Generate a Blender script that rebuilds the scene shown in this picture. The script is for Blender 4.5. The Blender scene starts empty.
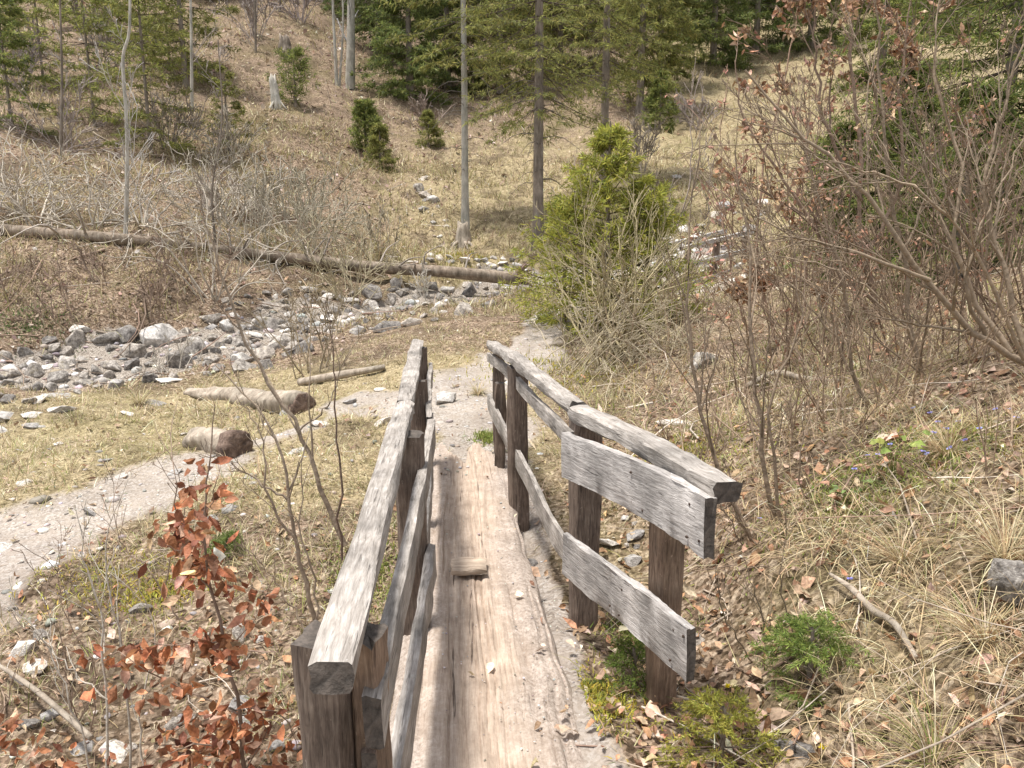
import bpy, bmesh, math
import numpy as np
from mathutils import Vector, Matrix

rng = np.random.default_rng(11)
R_ = math.radians
scene = bpy.context.scene
COL = scene.collection

# ------------------------------------------------------------------ camera geometry
F_PX, PITCH, CAM_Z = 769.0, R_(11.3), 1.7
SP, CP = math.sin(PITCH), math.cos(PITCH)
CAM = np.array([0.0, 0.0, CAM_Z])

def ray(px, py):
    u = (px - 512.0) / F_PX
    v = (384.0 - py) / F_PX
    return np.array([u, CP + v * SP, -SP + v * CP])

def P(px, py, Y):
    d = ray(px, py)
    return CAM + d * (Y / d[1])

# ------------------------------------------------------------------ noise
def _hash(ix, iy, seed):
    n = (ix.astype(np.int64) * 374761393 + iy.astype(np.int64) * 668265263 + seed * 144665) & 0x7fffffff
    n = ((n ^ (n >> 13)) * 1274126177) & 0x7fffffff
    n = (n ^ (n >> 16)) & 0xffff
    return n / 65535.0

def vnoise(x, y, seed=0):
    x = np.asarray(x, float); y = np.asarray(y, float)
    ix = np.floor(x); iy = np.floor(y)
    fx = x - ix; fy = y - iy
    fx = fx * fx * (3 - 2 * fx); fy = fy * fy * (3 - 2 * fy)
    a = _hash(ix, iy, seed); b = _hash(ix + 1, iy, seed)
    c = _hash(ix, iy + 1, seed); d = _hash(ix + 1, iy + 1, seed)
    return (a * (1 - fx) + b * fx) * (1 - fy) + (c * (1 - fx) + d * fx) * fy

def fbm(x, y, oct=4, seed=0):
    s = 0; a = 0.5; t = 0
    for i in range(oct):
        s = s + a * vnoise(x * 2 ** i + 17.3 * i, y * 2 ** i - 9.1 * i, seed + i)
        t += a; a *= 0.5
    return s / t

def sstep(e0, e1, x):
    t = np.clip((x - e0) / (e1 - e0), 0, 1)
    return t * t * (3 - 2 * t)

# ------------------------------------------------------------------ terrain height (thin plate spline through surveyed points)
pix = [(60,740,2.9),(200,700,3.15),(30,640,3.5),(0,560,4.6),(100,530,5),(250,560,4.3),(330,520,4.8),(200,470,6.1),
 (60,470,6.1),(350,440,6.6),(440,420,6.7),(500,400,7.6),(100,420,8),(30,410,8.6),(250,400,8.6),(40,370,11.5),
 (150,345,13),(250,335,13.5),(330,310,15.5),(430,295,17),(400,345,11),(540,330,11.5),(520,275,19),(30,300,13.8),
 (80,260,15.2),(30,200,19),(180,270,15.5),(180,215,19.5),(100,180,22),(300,270,17.5),(250,200,23),(250,130,32),
 (280,60,42),(280,10,54),(450,232,24),(450,150,36),(450,100,45),(100,120,29),(100,60,38),(30,30,46),(200,60,40),
 (340,235,22),(560,250,21),(620,140,36),(600,70,50),(460,40,58),
 (640,600,3.7),(620,520,4.6),(700,700,2.75),(800,690,2.5),(900,720,2.1),(1000,720,1.9),(1010,600,2.4),(900,600,2.7),
 (800,570,3.1),(940,450,3.7),(1010,380,4.3),(850,450,4.1),(760,480,4.4),(680,430,6),(700,370,7.8),(620,400,7.5),
 (800,380,6.5),(900,330,6.8),(1010,280,7.5),(800,300,10.5),(710,285,15),(620,300,14),(900,230,14),(760,220,21),
 (650,220,22),(800,150,32),(760,90,48),(950,150,28),(1000,60,42),(880,60,50)]
wpt = [(0,0,-.1),(-.5,2,-.3),(.36,2.2,-.02),(.30,2.8,-.06),(.29,1.6,-.02),(.26,2.4,-.02),(.19,3.2,-.07),(-.2,3.6,-.40),(-.5,3.2,-.36),(.05,5.2,-.1),(-.5,5.6,-.06),
 (-2.5,0,-.6),(2.2,0,.6),(-8,0,-.8),(8,0,2.6),(-9,5,-.6),(9,6,3.0),(-25,16,3),(25,14,5),(-60,50,17),(60,50,16),
 (-40,30,9),(40,30,8),(-110,110,40),(110,110,40),(0,110,38),(0,150,50),(0,75,25),(-35,75,25),(35,75,24),(0,-10,-.2),
 (-15,-10,-1),(15,-10,4)]
CT = np.array([P(*q) for q in pix] + [np.array(q, float) for q in wpt])
def _U(r2):
    return np.where(r2 > 1e-9, 0.5 * r2 * np.log(np.maximum(r2, 1e-9)), 0)
def _warp(x, y):      # even out distances so near detail and far slopes carry the same weight
    return x / (3.0 + np.maximum(np.abs(y), 0) * 0.5) * 4.0, np.log(3.0 + np.maximum(y + 11, 0.1)) * 6.0
def _fit():
    X, Y = _warp(CT[:, 0], CT[:, 1]); n = len(X)
    K = _U((X[:, None] - X[None]) ** 2 + (Y[:, None] - Y[None]) ** 2) + np.eye(n) * 0.02
    Q = np.stack([np.ones(n), X, Y], 1)
    A = np.zeros((n + 3, n + 3)); A[:n, :n] = K; A[:n, n:] = Q; A[n:, :n] = Q.T
    # fit height divided by distance: keeps relative accuracy near and far
    b = np.zeros(n + 3); b[:n] = CT[:, 2] / (4 + np.abs(CT[:, 1]))
    return X, Y, np.linalg.solve(A, b)
_TX, _TY, _TW = _fit()

def Hbase(x, y):
    x = np.asarray(x, float); y = np.asarray(y, float)
    shp = x.shape; x = x.ravel(); y = y.ravel()
    out = np.empty(len(x))
    for s in range(0, len(x), 40000):
        X, Y = _warp(x[s:s+40000], y[s:s+40000])
        K = _U((X[:, None] - _TX[None]) ** 2 + (Y[:, None] - _TY[None]) ** 2)
        out[s:s+40000] = K @ _TW[:-3] + _TW[-3] + _TW[-2] * X + _TW[-1] * Y
    out = out * (4 + np.abs(y))
    return out.reshape(shp)

def H0(px, py):
    """where the sight line through a surveyed picture point meets the smooth terrain"""
    d = ray(px, py)
    Y = np.geomspace(1.2, 130, 700)
    t = Y / d[1]
    pts = CAM + d[None] * t[:, None]
    below = pts[:, 2] < Hbase(pts[:, 0], pts[:, 1])
    i = int(np.argmax(below)) if below.any() else len(Y) - 1
    return pts[i]

def polydist(x, y, pts):
    """distance to a polyline in plan; also half widths interpolated"""
    best = np.full(np.shape(x), 1e9); w = np.zeros(np.shape(x))
    for (x0, y0, w0), (x1, y1, w1) in zip(pts[:-1], pts[1:]):
        dx, dy = x1 - x0, y1 - y0
        t = np.clip(((x - x0) * dx + (y - y0) * dy) / (dx * dx + dy * dy), 0, 1)
        d = np.hypot(x - x0 - t * dx, y - y0 - t * dy)
        m = d < best
        best = np.where(m, d, best); w = np.where(m, w0 + t * (w1 - w0), w)
    return best, w
def plan(pp):
    return [(*H0(px, py)[:2], w) for px, py, w in pp]
PATH_A = plan([(-260,640,.52),(-60,590,.52),(40,542,.5),(130,502,.42),(240,448,.26),(340,412,.34),(430,392,.5),(510,362,.45),(548,330,.36),(575,312,.35),(640,300,.35),(700,288,.5),(760,272,.5)])
PATH_B = plan([(474,470,.35),(468,440,.42),(462,405,.6),(490,372,.6)])
STREAM = plan([(-300,385,1.0),(-30,372,1.0),(90,358,1.15),(220,342,1.1),(330,312,1.0),(430,296,1.0),(520,274,1.2),(600,268,1.0),(690,258,1.0),(722,238,.6)])
DIRT = [(.30, .6, .11), (.25, 2.2, .10), (.18, 3.2, .09), (.09, 4.4, .1), (-.02, 5.7, .2)]
def m_path(x, y):
    n = (fbm(x * 1.6, y * 1.6, 3, 5) - .5)
    d, w = polydist(x, y, PATH_A); a = sstep(1.8, .4, d / w + n * 2.2)
    d, w = polydist(x, y, DIRT); a2 = .85 * sstep(1.5, .6, d / w + n * 1.8)
    a = np.maximum(a, a2)
    d, w = polydist(x, y, PATH_B); b = sstep(1.4, .7, d / w + n * 1.6)
    isl = 1 - .85 * sstep(.53, .66, fbm(x * 1.1 + 3, y * 1.1, 3, 12)) * sstep(.9, .5, a * (1 - .6 * (x < -2.2)))
    return np.maximum(a * np.where(a < .98, isl, 1 - .55 * sstep(.6, .7, fbm(x * 1.7, y * 1.7, 3, 13))), b)
def m_stream(x, y):
    n = (fbm(x * .9, y * .9, 3, 8) - .5)
    d, w = polydist(x, y, STREAM)
    return sstep(1.3, .7, d / w + n * 1.0)
def near_bridge(x, y):
    return (np.abs(x + .06 + .07 * (y - 2.2)) < .36) & (y < 5.75) & (y > -1.5)

PIT = H0(1003, 590)
def pit(x, y):      # undercut hollow in the right bank
    return np.exp(-(((x - PIT[0]) / .12) ** 2 + ((y - PIT[1]) / .09) ** 2) ** 2)
def H(x, y):
    x = np.asarray(x, float); y = np.asarray(y, float)
    z = Hbase(x, y)
    far = sstep(6, 26, y)
    calm = 1 - .5 * m_path(x, y)
    br = np.where(near_bridge(x, y), .25, 1.0)
    z = z + calm * br * ((fbm(x * 1.1, y * 1.1, 3, 21) - .5) * .26 + (fbm(x * 5, y * 5, 3, 31) - .5) * .09)
    z = z + far * ((fbm(x * .35, y * .35, 4, 41) - .5) * 1.1)
    z = z + far * ((fbm(x * 1.3, y * 1.3, 3, 51) - .5) * .5)
    z = z - .22 * m_stream(x, y)
    z = z - .26 * pit(x, y)
    return z

def G(px, py, ymin=1.2):
    d = ray(px, py)
    Y = np.geomspace(ymin, 130, 900)
    pts = CAM + d[None] * (Y / d[1])[:, None]
    below = pts[:, 2] < H(pts[:, 0], pts[:, 1])
    i = int(np.argmax(below)) if below.any() else len(Y) - 1
    return pts[i].copy()

def Hs(x, y):
    return float(H(np.array([x]), np.array([y]))[0])

# ------------------------------------------------------------------ object helpers
def tag(o, label=None, cat=None, group=None, kind=None):
    if label: o['label'] = label
    if cat: o['category'] = cat
    if group: o['group'] = group
    if kind: o['kind'] = kind
    return o

def thing(name, loc, label, cat, group=None):
    o = bpy.data.objects.new(name, None)
    o.empty_display_size = .2
    COL.objects.link(o); o.location = loc
    return tag(o, label, cat, group)

def copy_tree(o, parent=None):
    c = o.copy(); COL.objects.link(c)
    if parent: c.parent = parent
    for ch in o.children: copy_tree(ch, c)
    return c

class MB:
    def __init__(s): s.v = []; s.q = []; s.t = []; s.c = []; s.n = 0
    def add(s, v, q=None, t=None, c=(.5, .5, .5)):
        v = np.asarray(v, float)
        c = np.asarray(c, float)
        if c.ndim == 1: c = np.repeat(c[None], len(v), 0)
        s.v.append(v); s.c.append(c)
        if q is not None and len(q): s.q.append(np.asarray(q, np.int64) + s.n)
        if t is not None and len(t): s.t.append(np.asarray(t, np.int64) + s.n)
        s.n += len(v)
    def build(s, name, mat, parent=None, origin=None, smooth=True):
        if s.n == 0: return None
        V = np.concatenate(s.v); C = np.concatenate(s.c)
        if origin is None and parent is None: origin = V.mean(0)
        if origin is None: origin = np.array(parent.location)
        V = V - np.asarray(origin)
        q = np.concatenate(s.q) if s.q else np.zeros((0, 4), np.int64)
        t = np.concatenate(s.t) if s.t else np.zeros((0, 3), np.int64)
        me = bpy.data.meshes.new(name)
        me.vertices.add(len(V)); me.vertices.foreach_set('co', V.astype(np.float32).ravel())
        nl = q.size + t.size
        me.loops.add(nl)
        me.loops.foreach_set('vertex_index', np.concatenate([q.ravel(), t.ravel()]).astype(np.int32))
        me.polygons.add(len(q) + len(t))
        st = np.concatenate([np.arange(len(q)) * 4, q.size + np.arange(len(t)) * 3]).astype(np.int32)
        me.polygons.foreach_set('loop_start', st)
        if smooth: me.polygons.foreach_set('use_smooth', np.ones(len(st), bool))
        me.update(calc_edges=True)
        a = me.color_attributes.new('col', 'FLOAT_COLOR', 'POINT')
        a.data.foreach_set('color', np.concatenate([C, np.ones((len(C), 1))], 1).astype(np.float32).ravel())
        me.materials.append(mat)
        o = bpy.data.objects.new(name, me); COL.objects.link(o)
        if parent: o.parent = parent
        else: o.location = origin
        return o

def norm(v):
    v = np.asarray(v, float); return v / max(np.linalg.norm(v), 1e-9)

def tube(mb, pts, rad, sides=5, col=(.3, .25, .2), cap=False):
    pts = np.asarray(pts, float); k = len(pts)
    rad = np.broadcast_to(np.asarray(rad, float), (k,))
    tan = np.gradient(pts, axis=0)
    tan /= np.maximum(np.linalg.norm(tan, axis=1, keepdims=True), 1e-9)
    ref = np.array([0, 0, 1.0]) if abs(tan[0][2]) < .9 else np.array([1.0, 0, 0])
    A = np.cross(tan, ref); A /= np.maximum(np.linalg.norm(A, axis=1, keepdims=True), 1e-6)
    B = np.cross(tan, A)
    ang = np.arange(sides) * 2 * np.pi / sides
    v = pts[:, None] + rad[:, None, None] * (np.cos(ang)[None, :, None] * A[:, None] + np.sin(ang)[None, :, None] * B[:, None])
    v = v.reshape(-1, 3)
    i = np.arange(k - 1)[:, None] * sides; j = np.arange(sides)[None]; jn = (j + 1) % sides
    q = np.stack([i + j, i + jn, i + sides + jn, i + sides + j], -1).reshape(-1, 4)
    t = None
    if cap:
        v = np.vstack([v, pts[0][None], pts[-1][None]]); a = k * sides
        t = [[(m + 1) % sides, m, a] for m in range(sides)] + [[(k - 1) * sides + m, (k - 1) * sides + (m + 1) % sides, a + 1] for m in range(sides)]
    c = np.asarray(col, float)
    if c.ndim == 2 and len(c) == k:
        c = np.repeat(c, sides, 0)
        if cap: c = np.vstack([c, c[:1], c[-1:]])
    mb.add(v, q, t, c)

def smooth_line(pts, n):
    pts = np.asarray(pts, float)
    if len(pts) == 2:
        return pts[0] + (pts[1] - pts[0]) * np.linspace(0, 1, n)[:, None]
    P_ = np.vstack([2 * pts[0] - pts[1], pts, 2 * pts[-1] - pts[-2]])
    m = len(pts) - 1; out = []
    for s in np.linspace(0, m - 1e-6, n):
        i = int(s); f = s - i; a, b, c, d = P_[i], P_[i+1], P_[i+2], P_[i+3]
        out.append(.5 * (2*b + (c-a)*f + (2*a-5*b+4*c-d)*f*f + (3*b-a-3*c+d)*f**3))
    return np.array(out)

def blades(mb, pos, az, lean, curl, length, width, col, segs=3):
    n = len(pos)
    if n == 0: return
    hd = np.stack([np.cos(az), np.sin(az), np.zeros(n)], 1)
    tw = az + np.pi / 2 + rng.normal(0, .6, n)
    wd = np.stack([np.cos(tw), np.sin(tw), np.zeros(n)], 1)
    p = np.array(pos, float); L = []
    for k in range(segs + 1):
        f = k / segs
        if k:
            th = lean + curl * (f ** 1.2)
            p = p + (length / segs)[:, None] * (np.sin(th)[:, None] * hd + np.cos(th)[:, None] * np.array([0, 0, 1.0]))
        if k < segs:
            w = (width * (1 - .55 * f) * .5)[:, None]
            L += [p - wd * w, p + wd * w]
        else: L.append(p)
    m = 2 * segs + 1
    v = np.stack(L, 1).reshape(-1, 3)
    b = np.arange(n)[:, None] * m
    q = np.concatenate([b + np.array([2*k, 2*k+1, 2*k+3, 2*k+2])[None] for k in range(segs - 1)]) if segs > 1 else None
    t = b + np.array([2*segs-2, 2*segs-1, 2*segs])[None]
    mb.add(v, q, t, np.repeat(col, m, 0))

# leaf outline: 2 x 4 grid folded along the midrib, curled
_lu = np.array([0, .3, .65, 1.0]); _lw = np.array([.06, .5, .42, .02])
def leaves(mb, pos, direc, nor, length, width, col, curl=None, fold=.25):
    n = len(pos)
    if n == 0: return
    d = direc / np.maximum(np.linalg.norm(direc, axis=1, keepdims=True), 1e-6)
    s = np.cross(d, nor); s /= np.maximum(np.linalg.norm(s, axis=1, keepdims=True), 1e-6)
    w = np.cross(s, d)
    if curl is None: curl = rng.normal(0, .35, n)
    foldv = fold * rng.normal(1, .6, n)
    V = []
    twist = rng.normal(0, .7, n); wav = rng.normal(0, .06, n); s0, w0 = s, w
    for u, hw in zip(_lu, _lw):
        ct, st_ = np.cos(twist * u)[:, None], np.sin(twist * u)[:, None]
        s, w = s0 * ct + w0 * st_, w0 * ct - s0 * st_
        mid = pos + d * (u * length * (1 - .25 * np.abs(curl) * u))[:, None] + w0 * ((curl * u * u + wav * np.sin(u * 7)) * length)[:, None]
        up = w * (foldv * hw * width)[:, None]
        V += [mid - s * (hw * width)[:, None] + up, mid, mid + s * (hw * width)[:, None] + up]
    v = np.stack(V, 1).reshape(-1, 3); b = np.arange(n)[:, None] * 12
    q = np.concatenate([b + np.array([3*k+j, 3*k+j+1, 3*k+j+4, 3*k+j+3])[None] for k in range(3) for j in range(2)])
    mb.add(v, q, None, np.repeat(col, 12, 0))

def mixcol(n, cols, wts=None, jit=.18):
    cols = np.asarray(cols, float)
    wts = np.ones(len(cols)) if wts is None else np.asarray(wts, float)
    i = rng.choice(len(cols), n, p=wts / wts.sum())
    return np.clip(cols[i] * rng.lognormal(0, jit, (n, 1)) * rng.lognormal(0, .05, (n, 3)), .005, .85)

# ------------------------------------------------------------------ materials
def new_mat(name):
    m = bpy.data.materials.new(name); m.use_nodes = True
    nt = m.node_tree
    return m, nt, nt.nodes['Principled BSDF'], nt.nodes['Material Output']
def nd(nt, typ, **kw):
    n = nt.nodes.new(typ)
    for k, v in kw.items():
        if k in n.inputs: n.inputs[k].default_value = v
        else: setattr(n, k, v)
    return n
def ramp(nt, fac, stops):
    r = nt.nodes.new('ShaderNodeValToRGB')
    e = r.color_ramp.elements
    while len(e) < len(stops): e.new(.5)
    for el, (p, c) in zip(e, stops):
        el.position = p; el.color = (*c, 1) if len(c) == 3 else c
    nt.links.new(fac, r.inputs['Fac']); return r.outputs['Color']
def mix(nt, fac, a, b, mode='MIX'):
    n = nt.nodes.new('ShaderNodeMix'); n.data_type = 'RGBA'; n.blend_type = mode
    for sock, val in ((n.inputs[0], fac), (n.inputs[6], a), (n.inputs[7], b)):
        if hasattr(val, 'links'): nt.links.new(val, sock)
        elif isinstance(val, (int, float)): sock.default_value = val
        else: sock.default_value = (*val, 1)
    return n.outputs[2]
def noise(nt, vec, scale, detail=4, rough=.55, dist=0):
    n = nd(nt, 'ShaderNodeTexNoise', Scale=scale, Detail=detail, Roughness=rough, Distortion=dist)
    if vec is not None: nt.links.new(vec, n.inputs['Vector'])
    return n.outputs['Fac']
def bump(nt, bsdf, h, strength, dist=.01):
    b = nd(nt, 'ShaderNodeBump', Strength=strength, Distance=dist)
    nt.links.new(h, b.inputs['Height']); nt.links.new(b.outputs['Normal'], bsdf.inputs['Normal'])
def math_(nt, op, a, b=None):
    n = nt.nodes.new('ShaderNodeMath'); n.operation = op
    for s, v in zip(n.inputs, (a, b)):
        if v is None: continue
        if hasattr(v, 'links'): nt.links.new(v, s)
        else: s.default_value = v
    return n.outputs[0]
def texco(nt, which='Object'):
    return nt.nodes.new('ShaderNodeTexCoord').outputs[which]
def mapping(nt, vec, scale):
    m = nt.nodes.new('ShaderNodeMapping'); m.inputs['Scale'].default_value = scale
    nt.links.new(vec, m.inputs['Vector']); return m.outputs[0]

def attr_mat(name, rough=.8, trans=0.0, var=0.0, vscale=20):
    m, nt, b, out = new_mat(name)
    a = nd(nt, 'ShaderNodeAttribute', attribute_name='col').outputs['Color']
    c = a
    if var:
        f = noise(nt, texco(nt), vscale, 5)
        c = mix(nt, 1.0, a, ramp(nt, f, [(.3, (1-var,)*3), (.7, (1+var,)*3)]), 'MULTIPLY')
        bump(nt, b, f, .5, .02)
    nt.links.new(c, b.inputs['Base Color'])
    b.inputs['Roughness'].default_value = rough
    b.inputs['Specular IOR Level'].default_value = .25
    if trans:
        tr = nd(nt, 'ShaderNodeBsdfTranslucent'); nt.links.new(c, tr.inputs['Color'])
        ms = nd(nt, 'ShaderNodeMixShader', Fac=trans)
        nt.links.new(b.outputs[0], ms.inputs[1]); nt.links.new(tr.outputs[0], ms.inputs[2])
        nt.links.new(ms.outputs[0], out.inputs['Surface'])
    return m
M_GRASS = attr_mat('dry grass', .7, .3)
M_LEAF = attr_mat('dry leaf', .5, .22, .35, 60)
M_NEEDLE = attr_mat('needles', .6, .5)
M_TWIG = attr_mat('twig bark', .85, 0, .3, 30)
M_PETAL = attr_mat('petals', .6, .3)

def bark_mat(name, dark, mid, light, scale=9):
    m, nt, b, _ = new_mat(name)
    v = mapping(nt, texco(nt), (1, 1, .25))
    f = noise(nt, v, scale, 8, .7, .4); g = noise(nt, texco(nt), scale * .35, 3)
    c = ramp(nt, f, [(.3, dark), (.52, mid), (.75, light)])
    c = mix(nt, 1.0, c, ramp(nt, g, [(.3, (.7, .72, .68)), (.7, (1.15, 1.12, 1.05))]), 'MULTIPLY')
    nt.links.new(c, b.inputs['Base Color']); b.inputs['Roughness'].default_value = .9
    b.inputs['Specular IOR Level'].default_value = .15
    bump(nt, b, f, .8, .03); return m
M_BARK = bark_mat('spruce bark', (.10, .08, .065), (.22, .18, .15), (.36, .32, .28))
M_BARK_PALE = bark_mat('pale bark', (.24, .21, .18), (.42, .39, .35), (.58, .55, .50))
M_LOG = bark_mat('fallen log bark', (.09, .068, .052), (.24, .19, .15), (.45, .39, .33), 9)
M_DEADWOOD = bark_mat('bleached dead wood', (.14, .115, .09), (.34, .285, .235), (.54, .475, .40), 11)

def rock_mat(name, dark, mid, light, moss=.35):
    m, nt, b, _ = new_mat(name)
    oi = nt.nodes.new('ShaderNodeObjectInfo')
    vec = nt.nodes.new('ShaderNodeVectorMath'); vec.operation = 'ADD'
    nt.links.new(texco(nt), vec.inputs[0]); nt.links.new(oi.outputs['Location'], vec.inputs[1])
    v = vec.outputs[0]
    f = noise(nt, v, 3.5, 9, .68, .3); g = noise(nt, v, 14, 6, .7)
    c = ramp(nt, f, [(.34, dark), (.49, mid), (.64, light)])
    c = mix(nt, 1.0, c, ramp(nt, g, [(.3, (.55, .54, .53)), (.7, (1.3, 1.28, 1.24))]), 'MULTIPLY')
    k = noise(nt, v, 1.6, 6, .65)
    c = mix(nt, ramp(nt, k, [(.56, (0, 0, 0)), (.68, (moss,) * 3)]), c, (.20, .16, .06))
    val = ramp(nt, oi.outputs['Random'], [(0, (.62, .61, .61)), (.5, (.95, .93, .90)), (.8, (1.15, 1.08, 1.0)), (1, (1.35, 1.34, 1.32))])
    c = mix(nt, 1.0, c, val, 'MULTIPLY')
    nt.links.new(c, b.inputs['Base Color']); b.inputs['Roughness'].default_value = .88
    b.inputs['Specular IOR Level'].default_value = .2
    bump(nt, b, mix(nt, .4, f, g), .7, .04); return m
M_ROCK = rock_mat('limestone', (.115, .105, .095), (.27, .25, .23), (.48, .455, .42))
M_ROCK_PALE = rock_mat('pale limestone', (.32, .305, .285), (.52, .50, .475), (.70, .68, .65), .15)

def wood_mat(name, dark, mid, light, along=8.0, across=70, stain=None):
    m, nt, b, _ = new_mat(name)
    oi = nt.nodes.new('ShaderNodeObjectInfo')
    vec = nt.nodes.new('ShaderNodeVectorMath'); vec.operation = 'ADD'
    sc = nt.nodes.new('ShaderNodeVectorMath'); sc.operation = 'SCALE'; sc.inputs['Scale'].default_value = 1.0
    nt.links.new(oi.outputs['Location'], sc.inputs[0])
    nt.links.new(texco(nt), vec.inputs[0]); nt.links.new(sc.outputs[0], vec.inputs[1])
    v = vec.outputs[0]
    vm = mapping(nt, v, (along, across, across))
    f = noise(nt, vm, 1.4, 8, .66, .5)
    cr = noise(nt, mapping(nt, v, (along * .8, across * 1.5, across * 1.5)), 1.0, 3, .5, .6)
    g = noise(nt, v, 5, 5, .6)
    c = ramp(nt, f, [(.28, dark), (.5, mid), (.72, light)])
    crack = ramp(nt, cr, [(.30, (.7,) * 3), (.37, (0, 0, 0))])
    c = mix(nt, crack, c, tuple(q * .45 for q in dark))
    c = mix(nt, 1.0, c, ramp(nt, g, [(.32, (.55, .54, .52)), (.68, (1.25, 1.22, 1.18))]), 'MULTIPLY')
    if stain:
        k = noise(nt, v, 2.2, 5, .6)
        c = mix(nt, ramp(nt, k, [(.42, (0, 0, 0)), (.62, (.75,) * 3)]), c, stain)
    fl = noise(nt, v, 55, 2, .5)        # lichen flecks
    c = mix(nt, ramp(nt, fl, [(.70, (0, 0, 0)), (.76, (.45,) * 3)]), c, tuple(min(.7, q * 1.35) for q in light))
    nt.links.new(c, b.inputs['Base Color']); b.inputs['Roughness'].default_value = .85
    b.inputs['Specular IOR Level'].default_value = .2
    h = mix(nt, crack, f, (0, 0, 0))
    bump(nt, b, h, .75, .012); return m
M_WOOD = wood_mat('weathered timber', (.19, .168, .145), (.33, .30, .27), (.50, .465, .43))
M_WOOD_LIGHT = wood_mat('silvered board', (.20, .185, .175), (.40, .375, .355), (.56, .53, .50))
M_POST = wood_mat('post timber', (.07, .052, .042), (.165, .125, .10), (.29, .235, .19))
M_POSTB = wood_mat('brown post timber', (.11, .075, .055), (.25, .175, .125), (.40, .30, .22))
M_DECK = wood_mat('worn deck timber', (.22, .155, .115), (.44, .335, .255), (.60, .485, .385), .9, 22, stain=(.41, .34, .29))
M_DECKB = wood_mat('greyed deck timber', (.19, .145, .12), (.38, .305, .26), (.53, .45, .39), .9, 22, stain=(.39, .33, .29))
def deck_mat():
    m, nt, b, _ = new_mat('worn muddy deck')
    v = texco(nt)
    f = noise(nt, mapping(nt, v, (4, 60, 60)), 1.5, 8, .7, .5); g = noise(nt, v, 7, 7, .7); h2 = noise(nt, v, 60, 4, .7); k = noise(nt, v, 1.7, 5, .6)
    wood = ramp(nt, f, [(.28, (.27, .205, .155)), (.48, (.42, .33, .255)), (.7, (.54, .445, .355))])
    mud = ramp(nt, h2, [(.3, (.19, .155, .125)), (.5, (.35, .295, .25)), (.7, (.50, .44, .385))])
    sp = nt.nodes.new('ShaderNodeSeparateXYZ'); nt.links.new(v, sp.inputs[0])
    side = math_(nt, 'MULTIPLY', math_(nt, 'ABSOLUTE', math_(nt, 'ADD', sp.outputs[1], .25)), 1.5)
    q = math_(nt, 'ADD', math_(nt, 'ADD', side, math_(nt, 'MULTIPLY', g, .55)), math_(nt, 'MULTIPLY', k, .55))
    mask = ramp(nt, q, [(.66, (0, 0, 0)), (.92, (.9, .9, .9))])
    c = mix(nt, mask, wood, mud)
    cr = noise(nt, mapping(nt, v, (.9, 30, 30)), 1.0, 4, .6, .7)
    crack = ramp(nt, cr, [(.31, (.9,) * 3), (.36, (0, 0, 0))])
    crk = mix(nt, 1.0, crack, ramp(nt, mask, [(0, (1, 1, 1)), (1, (.35,) * 3)]), 'MULTIPLY')
    c = mix(nt, crk, c, (.085, .06, .045))
    c = mix(nt, 1.0, c, ramp(nt, g, [(.32, (.7, .68, .66)), (.68, (1.18, 1.16, 1.14))]), 'MULTIPLY')
    nt.links.new(c, b.inputs['Base Color']); b.inputs['Roughness'].default_value = .92; b.inputs['Specular IOR Level'].default_value = .12
    bump(nt, b, mix(nt, .5, mix(nt, crack, f, (0, 0, 0)), h2), .8, .012); return m
M_DECKW = deck_mat()
M_BOARD = wood_mat('loose board', (.26, .20, .15), (.45, .36, .28), (.58, .48, .38), 2, 40)
def endgrain():
    m, nt, b, _ = new_mat('end grain')
    f = noise(nt, texco(nt), 40, 5, .7)
    nt.links.new(ramp(nt, f, [(.3, (.03, .025, .02)), (.7, (.13, .105, .085))]), b.inputs['Base Color'])
    b.inputs['Roughness'].default_value = .95; bump(nt, b, f, .8, .01); return m
M_END = endgrain()
def cutwood():
    m, nt, b, _ = new_mat('rotten cut face')
    f = noise(nt, texco(nt), 14, 6, .7)
    nt.links.new(ramp(nt, f, [(.3, (.04, .027, .02)), (.5, (.13, .085, .062)), (.7, (.28, .20, .15))]), b.inputs['Base Color'])
    b.inputs['Roughness'].default_value = .95; bump(nt, b, f, .9, .03); return m
M_CUT = cutwood()

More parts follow.
